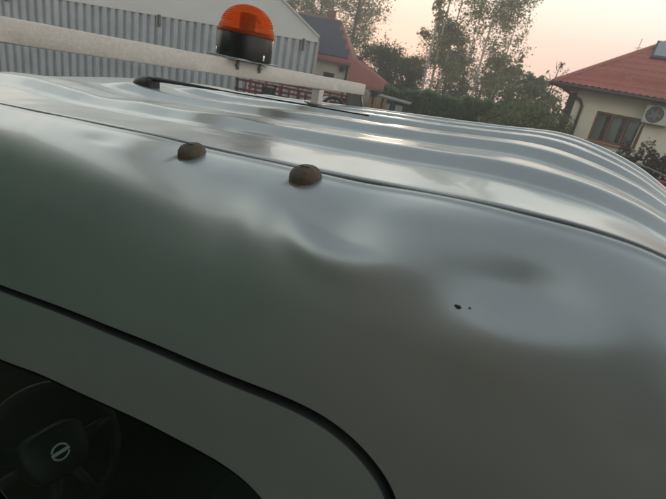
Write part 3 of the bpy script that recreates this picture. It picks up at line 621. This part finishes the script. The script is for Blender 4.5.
# ------------------------------------------------------------------ corrugated barn
BD = 17.0; c0 = pol(-6.1, BD)
barn = empty('barn', c0, R(7)); tag(barn, 'grey corrugated metal barn with pale gable behind the roof bar', 'barn')
CORR = mat('grey_corrugated_sheet', (.46, .49, .52), .5, .1, var=.14, vscale=1.5); GAB = mat('pale_gable_sheet', (.72, .72, .70), .55, var=.06, vscale=.8)
def barn_build():
    W = 11.0; pitch = .245; ze = lambda x: 2.77+.025*x          # x from the right corner, negative leftwards
    sheet_w = 8*pitch; k = 0; x1 = 0.0
    while x1 > -W:
        x0 = x1-sheet_w; xs = []; ys = []
        for i in range(8):
            b = x1-i*pitch
            for dx, dy in ((0, 0), (-.075, 0), (-.095, -.085), (-.225, -.085), (-.245, 0)): xs.append(b+dx); ys.append(dy)
        n = len(xs); V = []; F = []
        off = .004*(k % 2)
        for zz in (0, 1.4, None):
            for x, y in zip(xs, ys): V.append((x, y-off, ze(x) if zz is None else zz))
        for r in range(2):
            for i in range(n-1): F.append((r*n+i, r*n+i+1, (r+1)*n+i+1, (r+1)*n+i))
        MB().add(V, F).build('wall_sheet', CORR, barn); x1 = x0; k += 1
    # gable panels above, proud of the wall, pitched 33 degrees
    tanp = math.tan(R(33)); xr = .03; xp = -6.0
    zt = lambda x: 2.93+(xr-x)*tanp if x > xp else 2.93+(xr-xp)*tanp-(xp-x)*tanp
    for a, b in ((xr, -2.0), (-2.0, -4.0), (-4.0, -6.0), (-6.0, -9.0), (-9.0, -12.0)):
        p = [(a, ze(a)-.02), (a, zt(a)), (b, zt(b)), (b, ze(b)-.02)]
        MB().add([(x, -.10, z) for x, z in p]+[(x, -.06, z) for x, z in p], [(0, 1, 2, 3), (7, 6, 5, 4), (0, 1, 5, 4), (1, 2, 6, 5), (2, 3, 7, 6), (3, 0, 4, 7)]).build('gable_panel', GAB, barn)
    for s in (1, -1):      # roof slopes
        xa, za = (xr+.02, 2.93-.03) if s == 1 else (-12.05, 2.93-.03); zp = zt(xp)+.02
        MB().add([(xa, -.2, za), (xp, -.2, zp), (xp, 24, zp), (xa, 24, za), (xa, -.2, za+.05), (xp, -.2, zp+.05), (xp, 24, zp+.05), (xa, 24, za+.05)], [(0, 1, 2, 3), (7, 6, 5, 4), (0, 1, 5, 4), (1, 2, 6, 5), (2, 3, 7, 6), (3, 0, 4, 7)]).build('roof', GAB, barn)
    MB().box((.04, 12, 1.4), (.06, 24, 2.8)).build('side_wall', CORR, barn); MB().box((.03, -.03, 1.38), (.09, .10, 2.76)).build('corner_flashing', mat('pale_flashing', (.42, .43, .43), .5, .2), barn)
    for x in (-.45, -5.1, -9.7):
        b = MB().box((x, -.13, ze(x)-.14), (.10, .07, .34), .01).build('door_roller', STEEL, barn); MB().tube([(x, -.19, ze(x)-.33), (x, -.19, ze(x)+.02)], .025, 8).build('roller_pin', mat('rusty_iron', (.10, .075, .06), .8, var=.4, vscale=20), b)
barn_build()

# ------------------------------------------------------------------ house with solar roof
h2 = empty('solar_house', pol(-3.6, 28), 0); tag(h2, 'cream house with dark solar panels on its red roof behind the barn', 'house')
CREAM = mat('cream_render', (.84, .79, .65), .9, var=.06, vscale=3, bump=.2, bscale=60); REDR = mat('red_roof', (.36, .11, .09), .6, var=.15, vscale=2)
def house2():
    D = 28.0; X = lambda az: D*math.tan(R(az+3.6)); 
    xl, xr = -6.5, X(-2.05); wz = 2.28
    MB().box(((xl+xr)/2, 4, wz/2), (xr-xl, 8, wz)).build('wall', CREAM, h2)
    ang = math.atan2(2.1, 2.2); exr = X(-1.45)
    # sloping roof slab, verge leaning left with height
    zt, yb = 4.45, 2.9; ztl = X(-4.2)
    MB().add([(xl, -.55, 2.22), (exr, -.55, 2.22), (ztl, yb, zt), (xl, yb, zt), (xl, -.55, 2.34), (exr, -.55, 2.34), (ztl, yb, zt+.12), (xl, yb, zt+.12)], [(0, 1, 2, 3), (7, 6, 5, 4), (0, 1, 5, 4), (1, 2, 6, 5), (2, 3, 7, 6), (3, 0, 4, 7)]).build('roof', REDR, h2)
    MB().add([(exr, -.55, 2.22), (exr+.3, 8.5, 2.22), (ztl, yb, zt+.1)], [(0, 1, 2)]).build('hip_slope', REDR, h2)
    # solar panels in rows on the slope
    PAN = mat('solar_panel', (.03, .038, .07), .3, var=.2, vscale=6); FR = mat('panel_frame', (.16, .17, .18), .4, .6)
    e0 = Vector((0, -.55, 2.34)); sl_ = Vector((0, yb+.55, zt+.12-2.34)); Ls = sl_.length; sl_.normalize(); nn = Vector((0, -sl_.z, sl_.y))
    rows = 4; ph = (Ls-.5)/rows
    rot = Matrix((Vector((1, 0, 0)), sl_, nn)).transposed()
    for r in range(rows):
        s = .25+ph*(r+.5); frac = s/Ls; rx = exr+(ztl-exr)*frac-.22; x = rx
        while x > -4.6:
            pw = 1.02; c = Vector((x-pw/2, 0, 0))+e0+sl_*s+nn*.05
            p = MB().box(c, (pw-.02, ph-.03, .035), 0, rot).build('solar_panel', PAN, h2); MB().box(c+sl_*(ph/2-.02)+nn*.004, (pw-.012, .03, .038), 0, rot).build('panel_frame', FR, p); x -= pw
    MB().box((X(-1.9), -.62, 2.19), (.9, .12, .10)).build('gutter', mat('brown_gutter', (.10, .05, .04), .5), h2)
    MB().tube([(X(-2.3), -.62, 2.15), (X(-2.25), -.15, 1.9), (X(-2.35), -.08, 0)], .06, 8).build('downpipe', BLACK, h2, True)
    MB().lathe([(.01, .16), (.12, .12), (.16, 0), (.12, -.12), (.01, -.16)], 12, (X(-2.9), -.2, 1.95)).build('wall_lamp', BLACK, h2, True)
    wf = MB().box((X(-4.25), -.02, 1.5), (.62, .06, .26), .01).build('window_frame', mat('dark_frame', (.06, .06, .06), .5), h2); MB().box((X(-4.25), -.055, 1.5), (.5, .02, .16)).build('pane', mat('dark_pane', (.02, .022, .025), .1), wf)
    MB().box((X(-5.55), 3.1, 4.75), (.5, .45, .5), .02).build('chimney', mat('chimney_brick', (.22, .10, .08), .9, var=.2, vscale=12), h2)
house2()
# low red lean-to roof
lt = empty('carport', pol(1.5, 25), 0); tag(lt, 'low red metal lean-to roof right of the solar house', 'carport')
def carport():
    D = 25; X = lambda az: D*math.tan(R(az-1.5)); Z = lambda el: CAM_Z+D*math.tan(R(el))
    p = [(X(-1.9), .3, Z(.55)), (X(-.6), .8, Z(.50)), (X(4.0), -.6, Z(-2.0)), (X(-2.1), -.6, Z(-2.2))]
    V = [Vector(q) for q in p]; b = [q-Vector((0, 0, .10)) for q in V]
    MB().add(V+b, [(0, 1, 2, 3), (7, 6, 5, 4), (0, 1, 5, 4), (1, 2, 6, 5), (2, 3, 7, 6), (3, 0, 4, 7)]).build('roof', REDR, lt)
    for i in range(1, 9):
        t = i/9; a = V[0].lerp(V[1], t); c = V[3].lerp(V[2], t); MB().tube([a+Vector((0, 0, .015)), c+Vector((0, 0, .015))], .018, 5).build('standing_seam', REDR, lt)
    for az in (-1.5, 1, 3.4): MB().box((X(az), -.35, .66), (.12, .12, 1.32)).build('post', BARKD, lt)
    MB().add([(X(-1.9), .3, Z(.55)-.1), (X(-.6), .8, Z(.5)-.1), (X(-.6), .8, 0), (X(-1.9), .3, 0)], [(0, 1, 2, 3)]).build('back_board', BARKD, lt)
carport()

# ------------------------------------------------------------------ storage box with grey panels, and boards leaning beside it
bx_ = empty('storage_box', pol(3.9, 17), R(-8)); tag(bx_, 'dark framed storage box with two grey panels and pale lid before the hedge', 'box')
DKF = mat('dark_frame_steel', (.035, .036, .04), .6, .3); GRP = mat('grey_panel', (.28, .29, .30), .55, var=.12, vscale=4)
box('body', (0, .5, .68), (1.02, .9, 1.30), DKF, bx_, .01)
for x in (-.30, .16): box('side_panel', (x, .04, .95), (.26, .03, .62), GRP, bx_, .005)
for x in (-.48, -.07, .37, .48): box('upright', (x, .03, .70), (.09, .06, 1.36), DKF, bx_, .005)
MB().box((-.05, .45, 1.42), (1.14, 1.05, .05), .01, Matrix.Rotation(R(4), 3, 'Y')).build('lid', mat('dull_lid', (.20, .205, .205), .6), bx_); box('catch', (-.33, .0, 1.25), (.07, .03, .07), CHROME, bx_)
bo = empty('leaning_boards', pol(1.9, 16.6), R(-8)); tag(bo, 'light brown boards leaning upright left of the storage box', 'boards')
for k in range(4): MB().box((-.2+.12*k, .05*k, .70), (.10, .03, 1.36+.05*(k % 2)), .003, Matrix.Rotation(R(-6+4*k), 3, 'Y')).build('board', mat('pine_board', (.26, .15, .07), .8, var=.3, vscale=10), bo)

# ------------------------------------------------------------------ red farm trailer before the barn
tl = empty('farm_trailer', pol(-8.5, 13.2), 0); tag(tl, 'red steel frame farm trailer parked in front of the corrugated barn', 'trailer')
RED = mat('red_farm_paint', (.15, .03, .024), .7, var=.45, vscale=6)
def trailer():
    for z in (1.40, 1.16, .75):
        MB().box((.05, 0, z), (3.0, .07, .06), .005).build('rail', RED, tl)
        MB().box((.05, 1.5, z), (3.0, .07, .06), .005).build('rail', RED, tl)
    for k in range(13):
        MB().box((-1.4+.24*k+rng.uniform(-.05, .05), -.01, 1.06+rng.uniform(-.04, .05)), (rng.uniform(.03, .07), .05, .66), 0, Matrix.Rotation(rng.uniform(-.09, .09), 3, 'Y')).build('stake', RED if k % 4 else mat('rusty_stake', (.07, .04, .03), .85, var=.4), tl)
    for k in range(7): MB().box((-1.4+.48*k, 1.5, 1.08), (.05, .05, .66)).build('stake', RED, tl)
    MB().box((.05, .75, .66), (3.0, 1.55, .08)).build('deck', DKF, tl)
    MB().box((-.55, -.08, 1.24), (.32, .08, .22), .02).build('toolbox', BLACK, tl)
    for x in (-.9, 1.05):
        for y in (-.05, 1.55): MB().lathe([(.10, -.09), (.30, -.10), (.36, -.06), (.36, .06), (.30, .10), (.10, .09)], 24, (x, y, .36), Matrix.Rotation(R(90), 3, 'X')).build('wheel', RUBBER, tl, ang=40)
    arch = MB().tube([(1.25+.32*math.cos(t), -.12, 1.05+.36*math.sin(t)) for t in np.linspace(0, math.pi, 12)], .045, 8).build('mudguard', BLACK, tl, True)
    MB().lathe([(.01, .03), (.09, .03), (.11, 0), (.09, -.03), (.01, -.03)], 20, (1.02, -.10, 1.30), Matrix.Rotation(R(90), 3, 'X')).build('reflector', mat('pale_disc', (.5, .5, .48), .4), tl, True)
trailer()

# ------------------------------------------------------------------ hedge, bushes, trees
def hedge():
    a, b = pol(2.5, 20.5), pol(20.5, 20.5); root = empty('clipped_hedge', (a+b)/2); tag(root, 'dark green clipped conifer hedge below the birches', 'hedge')
    d = b-a; L = d.length; d.normalize(); nrm = Vector((d.y, -d.x, 0)); n = 42000
    s = rng.uniform(-L/2, L/2, n); t = (s+L/2)/L; top = 1.62+.32*t+.06*np.sin(s*3.1)+.05*np.sin(s*7.7)+.04*np.sin(s*15.3)
    h = rng.random(n)**.7*top; h[:9000] = top[:9000]+rng.normal(size=9000)*.035; thick = .42+.08*np.sin(s*9+h*2)+.03*np.sin(s*31); q = np.where(rng.random(n) < .75, thick, -thick); q[:9000] = rng.uniform(-.45, .45, 9000); q = q+rng.normal(size=n)*.05
    C = np.stack([d.x*s+nrm.x*q, d.y*s+nrm.y*q, h], -1); o = lk('foliage', leafmesh('foliage', C, .055, aspect=.45), LB4, root)
    MB().box((0, 0, .76), (L, .5, 1.5), 0, Matrix.Rotation(math.atan2(d.y, d.x), 3, 'Z')).build('inner_branches', mat('hedge_core', (.05, .085, .04), .9, var=.3, vscale=6), root)
hedge()
def bush(label, loc, rx, H, n, ls_, lm, name='bush'):
    root = empty(name, loc); tag(root, label, 'bush')
    d = rng.normal(size=(n, 3)); d /= np.linalg.norm(d, axis=1, keepdims=True); rad = rng.uniform(.55, 1, (n, 1))**.5; lump = 1+.18*np.sin(d[:, :1]*5+1)+.15*np.sin(d[:, 1:2]*7+loc[0])+.12*np.sin(d[:, 2:3]*9+d[:, :1]*6)
    C = d*rad*lump*np.array([rx, rx, H*.55])+np.array([0, 0, H*.5]); C = C[C[:, 2] > .02]; lk('foliage', leafmesh('foliage', C, ls_), lm, root)
    m = MB()
    for k in range(9): a = k*.7; m.tube([(0, 0, 0), (rx*.3*math.cos(a), rx*.3*math.sin(a), H*.4), (rx*.75*math.cos(a), rx*.75*math.sin(a), H*.75)], [.05, .03, .012], 6)
    m.build('stems', BARKD, root)
tree('birch_tree', 'birch with a slender white trunk, leftmost of the birches', pol(6.7, 27), 12, 2.6, 1.55, 9135, .062, LB1, BARKW, 0.072, (.015, 0), 30, 'birch', .25, 'birches behind the hedge')
tree('birch_tree', 'birch with a white trunk, second from the left among the birches', pol(7.6, 28), 13, 2.8, 1.9, 10875, .062, LB1, BARKW, 0.079, (.02, 0), 30, 'birch', .25, 'birches behind the hedge')
tree('birch_tree', 'birch with a faint white trunk, third from the left among the birches', pol(8.4, 29), 12.5, 2.6, 2.1, 10440, .062, LB1, BARKW, 0.065, (.025, 0), 28, 'birch', .25, 'birches behind the hedge')
tree('birch_tree', 'birch leaning right with a bent pale trunk and airy crown', pol(12.3, 27), 11.5, 2.2, 2.3, 10875, .062, LB1, BARKW, 0.079, (.045, 0), 32, 'birch', .22, 'birches behind the hedge')
tree('birch_tree', 'thin birch, rightmost of the birches with a slender grey trunk', pol(13.9, 29), 9.5, 2.2, 2.0, 3900, .058, LB1, BARKW, 0.05, (.02, 0), 22, 'birch', .2, 'birches behind the hedge')
tree('broadleaf_tree', 'airy backlit tree rising behind the solar panel roof', pol(-2.0, 40), 10, 2.0, 2.7, 10080, .085, LB1, BARKD, .2, (0, 0), 44, 'round')
tree('broadleaf_tree', 'airy backlit tree top over the solar house chimney', pol(-6.4, 43), 10, 2.5, 2.2, 8640, .085, LB1, BARKD, .2, (0, 0), 34, 'round')
tree('broadleaf_tree', 'dark dense tree showing above the barn corner', pol(-9.2, 46), 10.2, 2, 3.4, 10400, .10, LB2, BARKD, .2, (0, 0), 40, 'round')
tree('broadleaf_tree', 'rounded dense green tree above the red lean-to roof', pol(1.3, 34), 3.5, .5, 2.2, 11250, .07, LB2, BARKD, .15, (0, 0), 46, 'round')
tree('broadleaf_tree', 'dense green tree between the lean-to roof and the birches', pol(4.6, 33), 3.2, .4, 1.7, 9750, .07, LB2, BARKD, .15, (0, 0), 42, 'round')
tree('broadleaf_tree', 'low dark tree behind the white birch trunks', pol(9.0, 36), 4.4, .5, 2.5, 10500, .07, LB2, BARKD, .15, (0, 0), 42, 'round')
tree('broadleaf_tree', 'bushy olive green tree right of the leaning birch', pol(14.6, 32), 4.0, .4, 1.9, 6000, .08, LB3, BARKD, .12, (0, 0), 40, 'round')
tree('spruce_tree', 'small pointed spruce showing between birches and red roofed house', pol(16.2, 33), 4.9, .3, 1.1, 5000, .07, LB2, BARKD, .09, (0, 0), 60, 'cone', .2)
tree('broadleaf_tree', 'low green tree beside the left eave of the red roofed house', pol(18.4, 30), 3.4, .3, 1.7, 5000, .08, LB3, BARKD, .1, (0, 0), 36, 'round')
bush('broad light green bush at the hedge end', pol(18.3, 18.2), 1.25, 2.05, 6000, .055, LB3)
bush('light green bush touching the red roofed house corner', pol(21.0, 18.6), .9, 2.0, 4200, .055, LB3)
bush('yellowish tall grass clump in front of the hedge', pol(14.9, 18.5), .55, 1.45, 2200, .05, leafmat('straw', (.10, .095, .04), (.17, .15, .075), .3))
def sapling():
    root = empty('bare_sapling', pol(19.75, 24)); tag(root, 'nearly leafless sapling top poking up left of the red roof corner', 'tree'); m = MB()
    m.tube([(0, 0, 0), (.05, 0, 2.2), (.10, 0, 3.1), (.16, 0, 3.9)], [.05, .035, .028, .012], 6)
    for z, dx in ((2.6, -.55), (2.8, .4), (3.1, -.3), (3.3, .42), (3.6, -.12)): m.tube([(.08, 0, z), (.08+dx*.5, 0, z+.1), (.08+dx, .05, z+.36)], [.02, .014, .007], 5)
    m.build('trunk', BARKD, root); C = np.array([(.16, 0, 3.85)]*60+[(.5, .05, 3.6)]*16+[(-.2, 0, 3.45)]*10)+rng.normal(size=(86, 3))*.09; lk('crown', leafmesh('crown', C, .05), LB5, root)
sapling()

# ------------------------------------------------------------------ red roofed house on the right
HA = 30.0; HD = 19.0
h1 = empty('red_roof_house', pol(27.3, HD), -R(HA)); tag(h1, 'cream house with red tiled roof and brown framed window, at right', 'house')
def house1():
    WX = lambda az: HD*math.sin(R(az-27))/math.cos(R(az-HA))
    xl, xr, dep, wz = WX(22.3), 9.0, 8.0, 2.86
    wx0, wx1, wz0, wz1 = WX(24.65), WX(29.15), 1.32, 2.30
    m = MB()
    m.box(((xl+wx0)/2, .15, wz/2), (wx0-xl, .3, wz)); m.box(((wx1+xr)/2, .15, wz/2), (xr-wx1, .3, wz)); m.box(((wx0+wx1)/2, .15, wz0/2), (wx1-wx0, .3, wz0)); m.box(((wx0+wx1)/2, .15, (wz+wz1)/2), (wx1-wx0, .3, wz-wz1))
    m.box((xl+.15, dep/2+.15, wz/2), (.3, dep-.3, wz)); m.box((xr-.15, dep/2+.15, wz/2), (.3, dep-.3, wz)); m.box(((xl+xr)/2, dep, wz/2), (xr-xl, .3, wz)); m.build('wall', CREAM, h1)
    WOOD = mat('brown_window_wood', (.20, .085, .04), .5, var=.25, vscale=12)
    win = MB().box(((wx0+wx1)/2, .10, wz1-.035), (wx1-wx0, .10, .07), .006).build('window', WOOD, h1)
    MB().box(((wx0+wx1)/2, .10, wz0+.035), (wx1-wx0, .10, .07), .006).build('frame_rail', WOOD, win)
    n = 3; pw = (wx1-wx0)/n; PG = glass('house_glass', (.85, .87, .86))
    for k in range(n+1): MB().box((wx0+.035+k*(wx1-wx0-.07)/n, .098, (wz0+wz1)/2), (.075, .11, wz1-wz0-.14), .006).build('mullion', WOOD, win)
    for k in range(n): MB().box((wx0+pw*(k+.5), .12, (wz0+wz1)/2), (pw-.06, .012, wz1-wz0-.12)).build('pane', PG, win)
    for k in range(n):      # curtains inside
        x0, x1 = wx0+pw*k+.05, wx0+pw*(k+1)-.02; N = 30; V = []
        for z in (wz0-.2, wz1+.1):
            for i in range(N): x = x0+(x1-x0)*.62*i/(N-1); V.append((x, .22+.03*math.sin(i*1.3+k), z))
        MB().add(V, [(i, i+1, N+i+1, N+i) for i in range(N-1)]).build('curtain', mat('pale_curtain', (.62, .66, .64), .9, trans=.3), win, True)
    MB().box((0, 3.0, 1.4), (4.5, .1, 2.8)).build('room_wall', mat('room_dark', (.10, .09, .08), .9), h1)
    MB().box(((wx0+wx1)/2, -.06, wz0-.03), (wx1-wx0+.14, .16, .05), .008).build('sill', mat('sill_brick', (.30, .15, .10), .8, var=.2), h1)
    # hip roof made of pressed metal tile courses
    ex, ey, ez, pt = WX(19.6)+.12, -.72, 2.93, math.tan(R(35)); rx = xr+.8; ry = dep+.72; half = (ry-ey)/2; hz = half*pt
    apexL = (ex+half, ey+half)
    def slope(p0, dirx, diry, length, inset_l, inset_r, name):
        # p0 eave start, dirx along eave, diry horizontal inward; sheet narrows with height
        course = .35; wave = .2; rows = int(half/(course*math.cos(R(35)))); V = []; F = []; cols = int(length/(wave/6))
        for r in range(rows):
            for e in (0, 1):
                t = (r+e)/rows; y = t*half; x0, x1 = inset_l*y, length-inset_r*y
                for c in range(cols+1):
                    x = x0+(x1-x0)*c/cols; ph_ = (x/wave) % 1; bump = .032*(math.sin(ph_*2*math.pi)*.5+.5)**1.4
                    lift = .055*(1-e)+bump; q = Vector(p0)+dirx*x+diry*y; V.append((q.x, q.y, ez+y*pt+lift))
            k = 2*r*(cols+1)
            for c in range(cols): F.append((k+c, k+c+1, k+cols+1+c+1, k+cols+1+c))
            if r:
                k0 = (2*r-1)*(cols+1)
                for c in range(cols): F.append((k0+c, k0+c+1, k+c+1, k+c))
        return MB().add(V, F).build(name, TILE, h1, ang=35)
    rs = slope((ex, ey, 0), Vector((1, 0, 0)), Vector((0, 1, 0)), rx-ex, 1, 1, 'roof')
    V = [(ex, ey, ez), (ex, ry, ez), (apexL[0], apexL[1], ez+hz)]; MB().add(V, [(0, 1, 2)]).build('roof_hip', TILE, h1)
    V = [(ex, ry, ez), (rx, ry, ez), (rx-half, apexL[1], ez+hz), (apexL[0], apexL[1], ez+hz)]; MB().add(V, [(0, 1, 2, 3)]).build('roof_back', TILE, h1)
    MB().tube([(ex, ey, ez+.04), (apexL[0], apexL[1], ez+hz+.06)], .07, 8).build('hip_cap', TILE, rs); MB().tube([(apexL[0], apexL[1], ez+hz+.05), (rx-half, apexL[1], ez+hz+.05)], .09, 8).build('ridge_cap', TILE, rs)
    MB().box(((ex+rx)/2, (ey+.0)/2+.0, ez-.06), (rx-ex, .74, .03)).build('soffit', mat('soffit_board', (.30, .25, .19), .8), h1); MB().box(((ex+xl)/2, 4, ez-.062), (xl-ex, 8.8, .03)).build('soffit', MATS['soffit_board'], h1)
    GUT = mat('dark_gutter', (.075, .045, .04), .4, .2)
    MB().tube([(ex, ey-.05, ez-.02), (rx, ey-.05, ez-.02)], .062, 10).build('gutter', GUT, h1, True); MB().tube([(ex-.05, ey, ez-.02), (ex-.05, ry, ez-.02)], .062, 10).build('gutter', GUT, h1, True)
    px = WX(23.1); MB().tube([(ex+.35, ey-.05, ez-.06), (ex+.40, ey+.02, ez-.14), (px-.10, -.06, wz-.34), (px, -.05, wz-.50), (px, -.05, .1)], .048, 8).build('downpipe', GUT, h1, True)
    # snow guard bars
    yb = .62
    for k in range(5):
        x = ex+1.0+k*1.25; MB().box((x+.5, ey+yb, ez+yb*pt+.10), (1.05, .03, .10), .004).build('snow_guard', TILE, rs)
    # skylight
    sx = .50; sy0, sy1 = 1.75, 2.65; rot = Matrix.Rotation(R(35), 3, 'X'); c = Vector((sx, ey+(sy0+sy1)/2, ez+(sy0+sy1)/2*pt+.08))
    fr = MB().box(c, (.86, (sy1-sy0)/math.cos(R(35)), .08), .01, rot).build('skylight', mat('skylight_frame', (.05, .045, .045), .4), h1); MB().box(c+rot @ Vector((0, .03, .05)), (.72, (sy1-sy0)/math.cos(R(35))-.16, .02), 0, rot).build('skylight_pane', mat('sky_pane', (.30, .34, .36), .06, 0), fr)
    # antenna on the hip
    t = .42; ax_, ay, az_ = ex+half*t, ey+half*t, ez+hz*t; an = MB().tube([(ax_, ay, az_), (ax_+.02, ay, az_+.5)], .012, 6).build('roof_antenna', STEEL, h1)
    for z, l in ((.18, .2), (.10, .12)): MB().tube([(ax_-l/2, ay, az_+z), (ax_+l/2, ay, az_+z+.03)], .009, 5).build('antenna_rod', STEEL, an)
    # air conditioner
    acx, acz = WX(29.95), 2.50; AW = mat('ac_white', (.62, .61, .57), .5, var=.05)
    ac = MB().box((acx, -.30, acz), (.80, .30, .56), .02).build('air_conditioner', AW, h1, ang=40); ac['label'] = 'white outdoor air conditioner unit under the eave'
    rotx = Matrix.Rotation(R(90), 3, 'X'); MB().lathe([(.001, 0), (.215, 0), (.235, .012), (.245, .012), (.25, 0)], 32, (acx-.11, -.452, acz), rotx).build('fan_grille', mat('ac_dark', (.10, .105, .10), .6), ac, ang=40)
    for rr in (.06, .11, .16, .205): MB().tube([(acx-.11+rr*math.cos(a), -.468, acz+rr*math.sin(a)) for a in np.linspace(0, 2*math.pi, 33)], .006, 5, False).build('grille_ring', MATS['ac_dark'] if False else STEEL, ac, True)
    for k in range(5): a = k*2*math.pi/5; MB().box((acx-.11+.1*math.cos(a), -.462, acz+.1*math.sin(a)), (.17, .006, .07), 0, Matrix.Rotation(-a+.4, 3, 'Y')).build('fan_blade', mat('fan_grey', (.22, .22, .21), .5), ac)
    for s in (-.28, .28): MB().box((acx+s, -.16, acz-.31), (.04, .34, .04)).build('bracket', STEEL, ac)
    MB().tube([(acx-.30, -.12, acz-.25), (acx-.36, -.04, acz-.45), (acx-.40, -.04, .9)], .022, 8).build('drain_pipe', AW, ac, True)
TILE = mat('red_metal_tile', (.42, .13, .105), .45, var=.12, vscale=1.2)
house1()
bush('dark brownish shrub by the house wall under the air conditioner', pol(30.6, 14.2), .55, 1.55, 3600, .04, LB5); bush('dark shrub at right edge beside the cream wall', pol(33.4, 13.6), .75, 1.75, 4200, .045, LB5); bush('low dark shrub below the brown framed window', pol(28.6, 15.8), .42, 1.42, 2600, .04, LB5)
# ------------------------------------------------------------------ garden cart
gc = empty('hand_cart', pol(33.2, 7.2), R(-32)); tag(gc, 'hand cart with grey pole and red tube handle beside the shrubs', 'cart')
def cart():
    RT = mat('red_tube', (.42, .02, .025), .4)
    MB().box((.1, .1, .5), (.8, 1.0, .08), .01).build('deck', DKF, gc)
    MB().tube([(-.55, -.25, 1.79), (-.12, -.1, 1.50), (.35, .1, .55)], .026, 10).build('pole', STEEL, gc, True)
    MB().tube([(-.22, -.2, 1.36), (-.20, -.2, 1.55), (-.10, -.2, 1.63), (.15, -.2, 1.64), (.40, -.2, 1.55), (.42, .05, .55)], .026, 10).build('handle', RT, gc, True)
    MB().tube([(-.22, -.2, 1.36), (-.05, .0, .95), (0, .1, .55)], .024, 10).build('brace', RT, gc, True)
    for x in (-.35, .55):
        for y in (-.2, .5): MB().lathe([(.02, -.04), (.18, -.045), (.22, -.02), (.22, .02), (.18, .045), (.02, .04)], 20, (x, y, .24), Matrix.Rotation(R(90), 3, 'Y')).build('wheel', RUBBER, gc, ang=40)
    MB().box((.1, .1, .36), (.7, .6, .2)).build('axle_frame', DKF, gc)
cart()
# ------------------------------------------------------------------ behind the camera: unseen barn, shed and trees added for the van's side to mirror
ob = empty('added_plank_barn', pol(-137, 5.2), -R(-137)); tag(ob, 'unseen dark brown plank barn, added to be mirrored in the van side', 'barn')  # unseen barn added to give the van's side a dark brown reflection
PLK = mat('dark_plank', (.19, .155, .105), .85, var=.35, vscale=3)
for k in range(24): MB().box((-2.9+.25*k, 0, 2.8), (.24, .03, 5.6)).build('plank', PLK, ob)
MB().add([(-3.3, -.6, 5.4), (3.3, -.6, 5.4), (3.3, 3.6, 7.8), (-3.3, 3.6, 7.8)], [(0, 1, 2, 3)]).build('roof', mat('tar_roof', (.04, .04, .04), .9), ob)
MB().box((0, 3.4, 2.8), (5.8, 6.6, 5.5)).build('inner_wall', PLK, ob)
gs = empty('added_green_shed', pol(-92, 5.0), -R(-92)); tag(gs, 'unseen green metal shed, added to tint the reflection in the van door', 'shed')  # invented shed, its green wall tints the reflection at the van's left
GRN = mat('green_sheet', (.028, .135, .065), .55, .1, var=.15, vscale=2)
for k in range(22): MB().prism([(-3.0+.27*k, 0), (-2.9+.27*k, -.03), (-2.83+.27*k, -.03), (-2.73+.27*k, 0)], 2, 0, 3.6).build('wall_sheet', GRN, gs)
MB().box((0, 1.75, 1.79), (5.9, 3.4, 3.56)).build('inner_wall', GRN, gs)
MB().add([(-3.2, -.3, 3.62), (3.2, -.3, 3.62), (3.2, 3.6, 4.5), (-3.2, 3.6, 4.5)], [(0, 1, 2, 3)]).build('roof', mat('shed_roof', (.10, .11, .11), .6), gs)
tree('broadleaf_tree', 'dense green tree behind the yard, mirrored in the van rear corner', pol(-164, 8.0), 11, .5, 3.4, 12000, .17, LB2, BARKD, .2, (0, 0), 60, 'round')  # unseen tree added to darken the reflection in the rear shoulder
tree('broadleaf_tree', 'tall dense tree behind the yard beside the plank barn', pol(-186, 8.5), 11, .5, 3.4, 12000, .17, LB2, BARKD, .2, (0, 0), 60, 'round')  # second added tree, fills the bright sky gap in the reflection
# ------------------------------------------------------------------ evening haze
hz_ = MB().box((0, 0, 7), (250, 250, 16)).build('haze', None); tag(hz_, 'thin pale evening haze over the yard', kind='stuff')
hm = bpy.data.materials.new('haze_air'); hm.use_nodes = True; t_ = hm.node_tree; t_.nodes.remove(t_.nodes['Principled BSDF'])
pv = t_.nodes.new('ShaderNodeVolumePrincipled'); pv.inputs['Color'].default_value = (.95, .93, .90, 1); pv.inputs['Density'].default_value = .0095; pv.inputs['Anisotropy'].default_value = .5
t_.links.new(pv.outputs[0], t_.nodes['Material Output'].inputs['Volume']); hz_.data.materials.append(hm)
